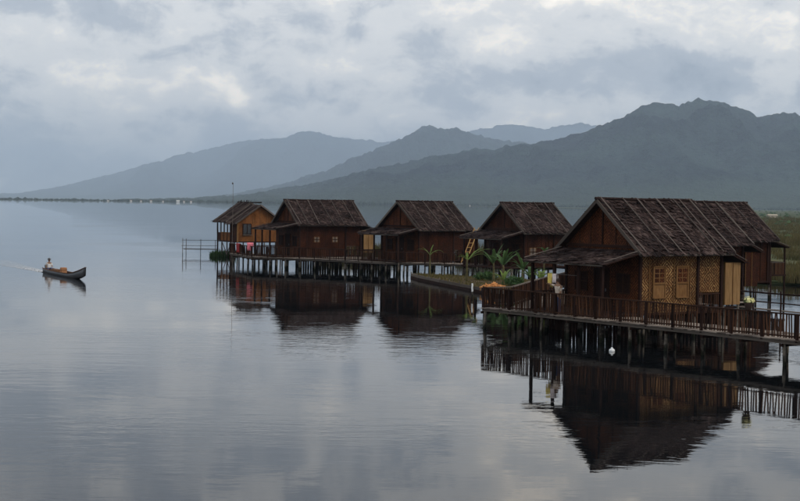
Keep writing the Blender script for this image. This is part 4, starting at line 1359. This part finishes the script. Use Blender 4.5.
# ------------------------------------------------------------------ boat
def boat():
    stern, bow = Vector((-31.0, 131.5, 0)), Vector((-25.0, 119.3, 0))
    d = bow - stern
    ln = d.length
    t = thing('motor_canoe', 'narrow dark motor canoe with upturned bow crossing the open lake', 'boat', stern, math.atan2(d.y, d.x))
    n = 28
    def sec(s):                              # half beam, keel height, gunwale height along the boat
        hb = 0.50 * (math.sin(math.pi * min(1, (s * 0.80 + 0.20))) ** 0.65) if s < 0.999 else 0.03
        rise = max(0.0, (s - 0.62) / 0.38)
        keel = -0.16 + 0.52 * rise ** 2.2 + 0.05 * max(0, 0.15 - s) / 0.15
        gun = 0.32 + 0.70 * rise ** 1.8 + 0.06 * max(0, 0.2 - s) / 0.2
        return max(hb, 0.035), keel, gun
    prof = [(-1.0, 1.0), (-0.93, 0.55), (-0.70, 0.18), (-0.35, 0.02), (0.0, 0.0), (0.35, 0.02), (0.70, 0.18), (0.93, 0.55), (1.0, 1.0)]
    v, fs = [], []
    for i in range(n):
        s = i / (n - 1)
        hb, kz, gz = sec(s)
        for (a, b) in prof:
            v.append((s * ln, a * hb, kz + (gz - kz) * b))
    m_ = len(prof)
    inner = len(v)
    for i in range(n):
        s = i / (n - 1)
        hb, kz, gz = sec(s)
        ss_ = min(max(s, 0.012), 0.985)
        for (a, b) in prof:
            v.append((ss_ * ln, a * max(0.01, hb - 0.035), kz + 0.04 + (gz - kz - 0.04) * b))
    fs = [tuple(q) for q in grid_faces(n, m_)] + [tuple(reversed(tuple(q + inner))) for q in grid_faces(n, m_)]
    for i in range(n - 1):
        for e_ in (0, m_ - 1):
            a = i * m_ + e_
            fs.append((a, a + m_, a + m_ + inner, a + inner))
    fs.append(tuple(range(m_ - 1, -1, -1)))
    fs.append(tuple(range(inner, inner + m_)))
    fs.append(tuple((n - 1) * m_ + q for q in range(m_)))
    hull = mesh('hull', v, fs, 'boat_paint', t, True)
    for sgn in (-1, 1):
        for i in range(0, n - 1):
            h0, k0, g0 = sec(i / (n - 1)); h1, k1, g1 = sec((i + 1) / (n - 1))
            if i % 3 == 0:
                j = min(n - 1, i + 3)
                h1, k1, g1 = sec(j / (n - 1))
                beam('gunwale', (i / (n - 1) * ln, sgn * h0, g0 + 0.02), (j / (n - 1) * ln, sgn * h1, g1 + 0.02), 0.06, 0.045, 'boat_inside', hull)
    for s in (0.075, 0.38, 0.62):
        hb, kz, gz = sec(s)
        box('thwart', s * ln - 0.1, s * ln + 0.1, -hb + 0.03, hb - 0.03, gz - 0.12, gz - 0.08, 'boat_inside', t)
    hb, kz, gz = sec(0.3)
    box('floor_boards', 0.15 * ln, 0.75 * ln, -0.3, 0.3, -0.09, -0.06, 'boat_inside', t)
    # outboard with a long shaft at the stern
    en = box('engine', -0.1, 0.28, -0.14, 0.14, 0.40, 0.66, 'engine_metal', t)
    pole('shaft', (-0.05, 0, 0.5), (-1.25, 0.02, -0.12), 0.06, 'engine_metal', en)
    pole('tiller', (0.25, 0.05, 0.55), (0.75, 0.22, 0.66), 0.04, 'engine_metal', en)
    # cargo, each its own thing
    def top(name, label, cat, x0, x1, y0, y1, z0, z1, m, extra=None):
        o = thing(name, label, cat, t.matrix_basis @ Vector(((x0 + x1) / 2, (y0 + y1) / 2, z0)), t.rotation_euler[2])
        b = bmesh.new()
        bmesh.ops.create_cube(b, size=1.0)
        bmesh.ops.scale(b, vec=(x1 - x0, y1 - y0, z1 - z0), verts=b.verts)
        bmesh.ops.translate(b, vec=(0, 0, (z1 - z0) / 2), verts=b.verts)
        bmesh.ops.bevel(b, geom=list(b.edges), offset=0.04, segments=2, affect='EDGES')
        me = bpy.data.meshes.new('body'); b.to_mesh(me); b.free(); me.materials.append(MATS[m])
        link(bpy.data.objects.new('body', me), o)
        for zz in (0.28, 0.72):
            h_ = (z1 - z0) * zz
            box('band', -(x1 - x0) / 2 - 0.012, (x1 - x0) / 2 + 0.012, -(y1 - y0) / 2 - 0.012, (y1 - y0) / 2 + 0.012, h_, h_ + 0.04, 'boat_inside', o)
        return o
    top('crate', 'orange-tan crate standing amidships in the canoe', 'crate', 0.44 * ln, 0.44 * ln + 0.5, -0.25, 0.25, -0.05, 0.70, 'cargo_orange')
    top('bundle', 'low brown bundle between the boatman and the crate in the canoe', 'bundle', 0.20 * ln, 0.20 * ln + 1.9, -0.3, 0.3, -0.05, 0.44, 'boat_inside')
    return t, ln
boat_t, BLN = boat()

def skin_body(name, chains, m, parent, root=0, sub=2):
    """one continuous surface grown round joints: chains of (x, y, z, radius); equal points are welded"""
    idx, vv, rr, ed = {}, [], [], []
    for ch in chains:
        prev = None
        for (x, y, z_, r_) in ch:
            key = (round(x, 3), round(y, 3), round(z_, 3))
            if key not in idx:
                idx[key] = len(vv); vv.append((x, y, z_)); rr.append(r_)
            i = idx[key]
            if prev is not None and prev != i:
                ed.append((prev, i))
            prev = i
    me = bpy.data.meshes.new(name)
    me.from_pydata(vv, ed, [])
    me.materials.append(MATS[m])
    o = bpy.data.objects.new(name, me)
    link(o, parent)
    sk_ = o.modifiers.new('skin', 'SKIN')
    sk_.use_smooth_shade = True
    if not me.skin_vertices:
        bpy.context.view_layer.objects.active = o
    lay = me.skin_vertices[0].data
    for i, r_ in enumerate(rr):
        lay[i].radius = r_ if isinstance(r_, tuple) else (r_, r_)
    lay[root].use_root = True
    ss_ = o.modifiers.new('smooth', 'SUBSURF'); ss_.levels = sub; ss_.render_levels = sub
    return o

def boatman():
    base = boat_t.matrix_basis @ Vector((0.95, 0, 0.0))
    t = thing('person', 'person in white shirt and dark hat seated at the stern of the canoe', 'person', base, boat_t.rotation_euler[2])
    # seated on the stern thwart (0.26 m), facing the bow (+x), right hand back on the tiller
    hip = (0.0, 0.0, 0.36)
    chains = [[(0, 0, 0.36, 0.15), (0.02, 0, 0.52, (0.15, 0.12)), (0.04, 0, 0.72, (0.17, 0.12)), (0.05, 0, 0.86, (0.13, 0.10)), (0.06, 0, 0.95, 0.055), (0.08, 0, 1.03, 0.08), (0.085, 0, 1.12, 0.095), (0.08, 0, 1.20, 0.07)]]
    arms = [[(0.05, 0, 0.86, 0.13), (0.05, 0.19, 0.84, 0.07), (0.10, 0.25, 0.62, 0.05), (0.30, 0.20, 0.55, 0.038), (0.37, 0.19, 0.55, 0.036)],
            [(0.05, 0, 0.86, 0.13), (0.05, -0.19, 0.84, 0.07), (0.00, -0.28, 0.63, 0.05), (0.18, -0.26, 0.50, 0.038), (0.25, -0.25, 0.49, 0.036)]]
    legs = [[(0, 0, 0.36, 0.15), (0.02, s * 0.11, 0.34, 0.10), (0.40, s * 0.15, 0.42, 0.075), (0.44, s * 0.14, 0.08, 0.05), (0.46, s * 0.14, -0.01, 0.04), (0.60, s * 0.15, -0.03, 0.035)] for s in (-1, 1)]
    bd = skin_body('body', chains + arms + legs, 'skin', t)
    grow = lambda ch, k_: [(x, y, z_, tuple(q * k_ for q in r_) if isinstance(r_, tuple) else r_ * k_) for (x, y, z_, r_) in ch]
    skin_body('shirt', [grow(chains[0][:4], 1.14)] + [grow(a[:3], 1.16) for a in arms], 'shirt_white', t)
    skin_body('trousers', [[(0, 0, 0.33, 0.165), (0.01, 0, 0.43, 0.16)]] + [[(0, 0, 0.33, 0.165)] + grow(l[1:4], 1.16) for l in legs], 'cloth_blue', t)
    for a in arms:
        x, y, z_, _ = a[-1]
        for i in range(4):
            oy = (i - 1.5) * 0.018
            l_ = (0.062, 0.074, 0.078, 0.066)[i]
            skin_body('finger', [[(x + 0.02, y + oy, z_, 0.009), (x + 0.02 + l_ * 0.6, y + oy, z_ - 0.012, 0.0085), (x + 0.02 + l_ * 0.8, y + oy, z_ - 0.045, 0.007)]], 'skin', bd, sub=1)
        skin_body('thumb', [[(x - 0.02, y + 0.035, z_, 0.010), (x + 0.02, y + 0.055, z_ - 0.012, 0.009), (x + 0.045, y + 0.045, z_ - 0.03, 0.008)]], 'skin', bd, sub=1)
    # face
    hd = []
    for s in (-1, 1):
        lathe('eye', [(0.004, -0.010), (0.011, 0.0), (0.004, 0.010)], 'pot_clay', bd, 8, (0.172, s * 0.034, 1.125))
        lathe('ear', [(0.006, -0.03), (0.018, 0.0), (0.008, 0.03)], 'skin', bd, 8, (0.08, s * 0.098, 1.11))
    lathe('nose', [(0.016, -0.02), (0.012, 0.0), (0.004, 0.03)], 'skin', bd, 8, (0.182, 0, 1.09))
    box('mouth', 0.158, 0.172, -0.025, 0.025, 1.045, 1.053, 'cloth_red', bd)
    lathe('hair', [(0.085, 1.10), (0.108, 1.14), (0.104, 1.19), (0.07, 1.235), (0.01, 1.245)], 'pot_clay', t, 14, (0.07, 0, 0))
    lathe('hat', [(0.20, 1.175), (0.205, 1.185), (0.118, 1.20), (0.11, 1.27), (0.085, 1.30), (0.02, 1.31)], 'engine_metal', t, 16, (0.075, 0, 0))
boatman()

def deck_person():
    p_ = h5(XF + 0.45, 0.10, Z_DECK)
    # local axes: +x looks along the boardwalk away from the house side, +y towards the far end of the walk
    t = thing('person', 'person in pale shirt with dark hair behind the near railing, one arm stretched out', 'person', p_, H5['az'])
    spine = [(0, 0, 0.92, (0.13, 0.16)), (0, 0, 1.08, (0.11, 0.15)), (0, 0, 1.28, (0.12, 0.18)), (0, 0, 1.42, (0.10, 0.15)), (0, 0.01, 1.50, 0.055), (0.0, 0.02, 1.58, 0.08), (0.0, 0.025, 1.66, 0.095), (0, 0.02, 1.74, 0.07)]
    arms = [[(0, 0, 1.42, (0.10, 0.15)), (0, 0.20, 1.41, 0.062), (-0.02, 0.46, 1.45, 0.046), (-0.03, 0.68, 1.50, 0.036), (-0.03, 0.74, 1.51, 0.034)],
            [(0, 0, 1.42, (0.10, 0.15)), (0, -0.20, 1.40, 0.062), (-0.03, -0.26, 1.14, 0.048), (-0.16, -0.22, 0.98, 0.038), (-0.22, -0.21, 0.97, 0.034)]]
    legs = [[(0, 0, 0.92, (0.13, 0.16)), (0, q * 0.10, 0.86, 0.10), (-0.01, q * 0.11, 0.48, 0.065), (0.01, q * 0.11, 0.09, 0.045), (0.0, q * 0.11, 0.035, 0.04), (-0.15, q * 0.12, 0.03, 0.033)] for q in (-1, 1)]
    bd = skin_body('body', [spine] + arms + legs, 'skin', t)
    grow = lambda ch, k_: [(x, y, z_, tuple(v * k_ for v in r_) if isinstance(r_, tuple) else r_ * k_) for (x, y, z_, r_) in ch]
    skin_body('shirt', [grow(spine[:4], 1.14)] + [grow(a[:3], 1.2) for a in arms], 'wicker_pale', t)
    skin_body('trousers', [[(0, 0, 0.90, (0.15, 0.18)), (0, 0, 0.98, (0.14, 0.17))]] + [[(0, 0, 0.90, (0.15, 0.18))] + grow(l[1:4], 1.2) for l in legs], 'cloth_blue', t)
    for a, sg in zip(arms, (1, -1)):
        x, y, z_, _ = a[-1]
        dv = (Vector(a[-1][:3]) - Vector(a[-2][:3])).normalized()
        sd_ = dv.cross(Vector((0, 0, 1))).normalized()
        for i in range(4):
            b0 = Vector((x, y, z_)) + dv * 0.02 + sd_ * (i - 1.5) * 0.018
            l_ = (0.062, 0.074, 0.078, 0.066)[i]
            b1 = b0 + dv * l_ * 0.6 + Vector((0, 0, -0.01)); b2 = b1 + dv * l_ * 0.25 + Vector((0, 0, -0.035))
            skin_body('finger', [[(*b0, 0.009), (*b1, 0.0085), (*b2, 0.007)]], 'skin', bd, sub=1)
        b0 = Vector((x, y, z_)) - dv * 0.02 + sd_ * 0.03; b1 = b0 + dv * 0.04 + sd_ * 0.02; b2 = b1 + dv * 0.03 - Vector((0, 0, 0.02))
        skin_body('thumb', [[(*b0, 0.010), (*b1, 0.009), (*b2, 0.008)]], 'skin', bd, sub=1)
    for q in (-1, 1):
        lathe('eye', [(0.004, -0.010), (0.011, 0.0), (0.004, 0.010)], 'pot_clay', bd, 8, (-0.09, 0.025 + q * 0.034, 1.665))
        lathe('ear', [(0.006, -0.03), (0.018, 0.0), (0.008, 0.03)], 'skin', bd, 8, (0.0, 0.025 + q * 0.098, 1.65))
    lathe('nose', [(0.016, -0.02), (0.012, 0.0), (0.004, 0.03)], 'skin', bd, 8, (-0.10, 0.025, 1.63))
    box('mouth', -0.094, -0.078, 0.0, 0.05, 1.585, 1.593, 'cloth_red', bd)
    lathe('hair', [(0.09, 1.60), (0.112, 1.66), (0.108, 1.72), (0.075, 1.77), (0.01, 1.785)], 'pot_clay', t, 14, (0.022, 0.02, 0))
deck_person()

# wake: low foamy ridges behind the boat
def wake():
    a = boat_t.rotation_euler[2]
    V, Fc = [], []
    nx, ny = 70, 11
    g = np.random.default_rng(4)
    for i in range(nx):
        s = i / (nx - 1)
        x = -s * 26.0
        half = 0.35 + s * 1.6
        for j in range(ny):
            u = j / (ny - 1) * 2 - 1
            edge = (1 - abs(u) ** 3)
            h_ = (0.012 + 0.10 * (1 - s) ** 1.6 * edge * (0.6 + 0.4 * math.sin(x * 5 + j))) * (1 if 0 < j < ny - 1 else 0.1)
            V.append((x + g.normal(0, 0.05), u * half + g.normal(0, 0.03), max(0.004, h_)))
    o = mesh('wake', V, grid_faces(nx, ny), 'wake', None, True)
    o.location = boat_t.matrix_basis @ Vector((-0.35, 0, 0)); o.rotation_euler = (0, 0, a)
    tag(o, 'white foamy wake trailing behind the motor canoe', 'wake', kind='stuff')
wake()

# ------------------------------------------------------------------ haze
def haze():
    x0, x1, y0, y1, z0, z1 = -24000, 24000, -1500, 36000, -1.8, 1190
    o = box('haze', x0, x1, y0, y1, z0, z1, 'water')
    o.data.materials.clear()
    m = bpy.data.materials.new('haze_air')
    m.use_nodes = True
    t = NT(m.node_tree); t.n.clear()
    out = t.new('ShaderNodeOutputMaterial')
    pv = t.new('ShaderNodeVolumePrincipled')
    pv.inputs['Color'].default_value = (0.67, 0.815, 1.0, 1)
    pv.inputs['Density'].default_value = HAZE
    pv.inputs['Anisotropy'].default_value = 0.1
    t.l.new(pv.outputs[0], out.inputs['Volume'])
    o.data.materials.append(m)
    tag(o, 'blue haze in the air over the lake', 'haze', kind='stuff')
HAZE = 6.6e-5
haze()
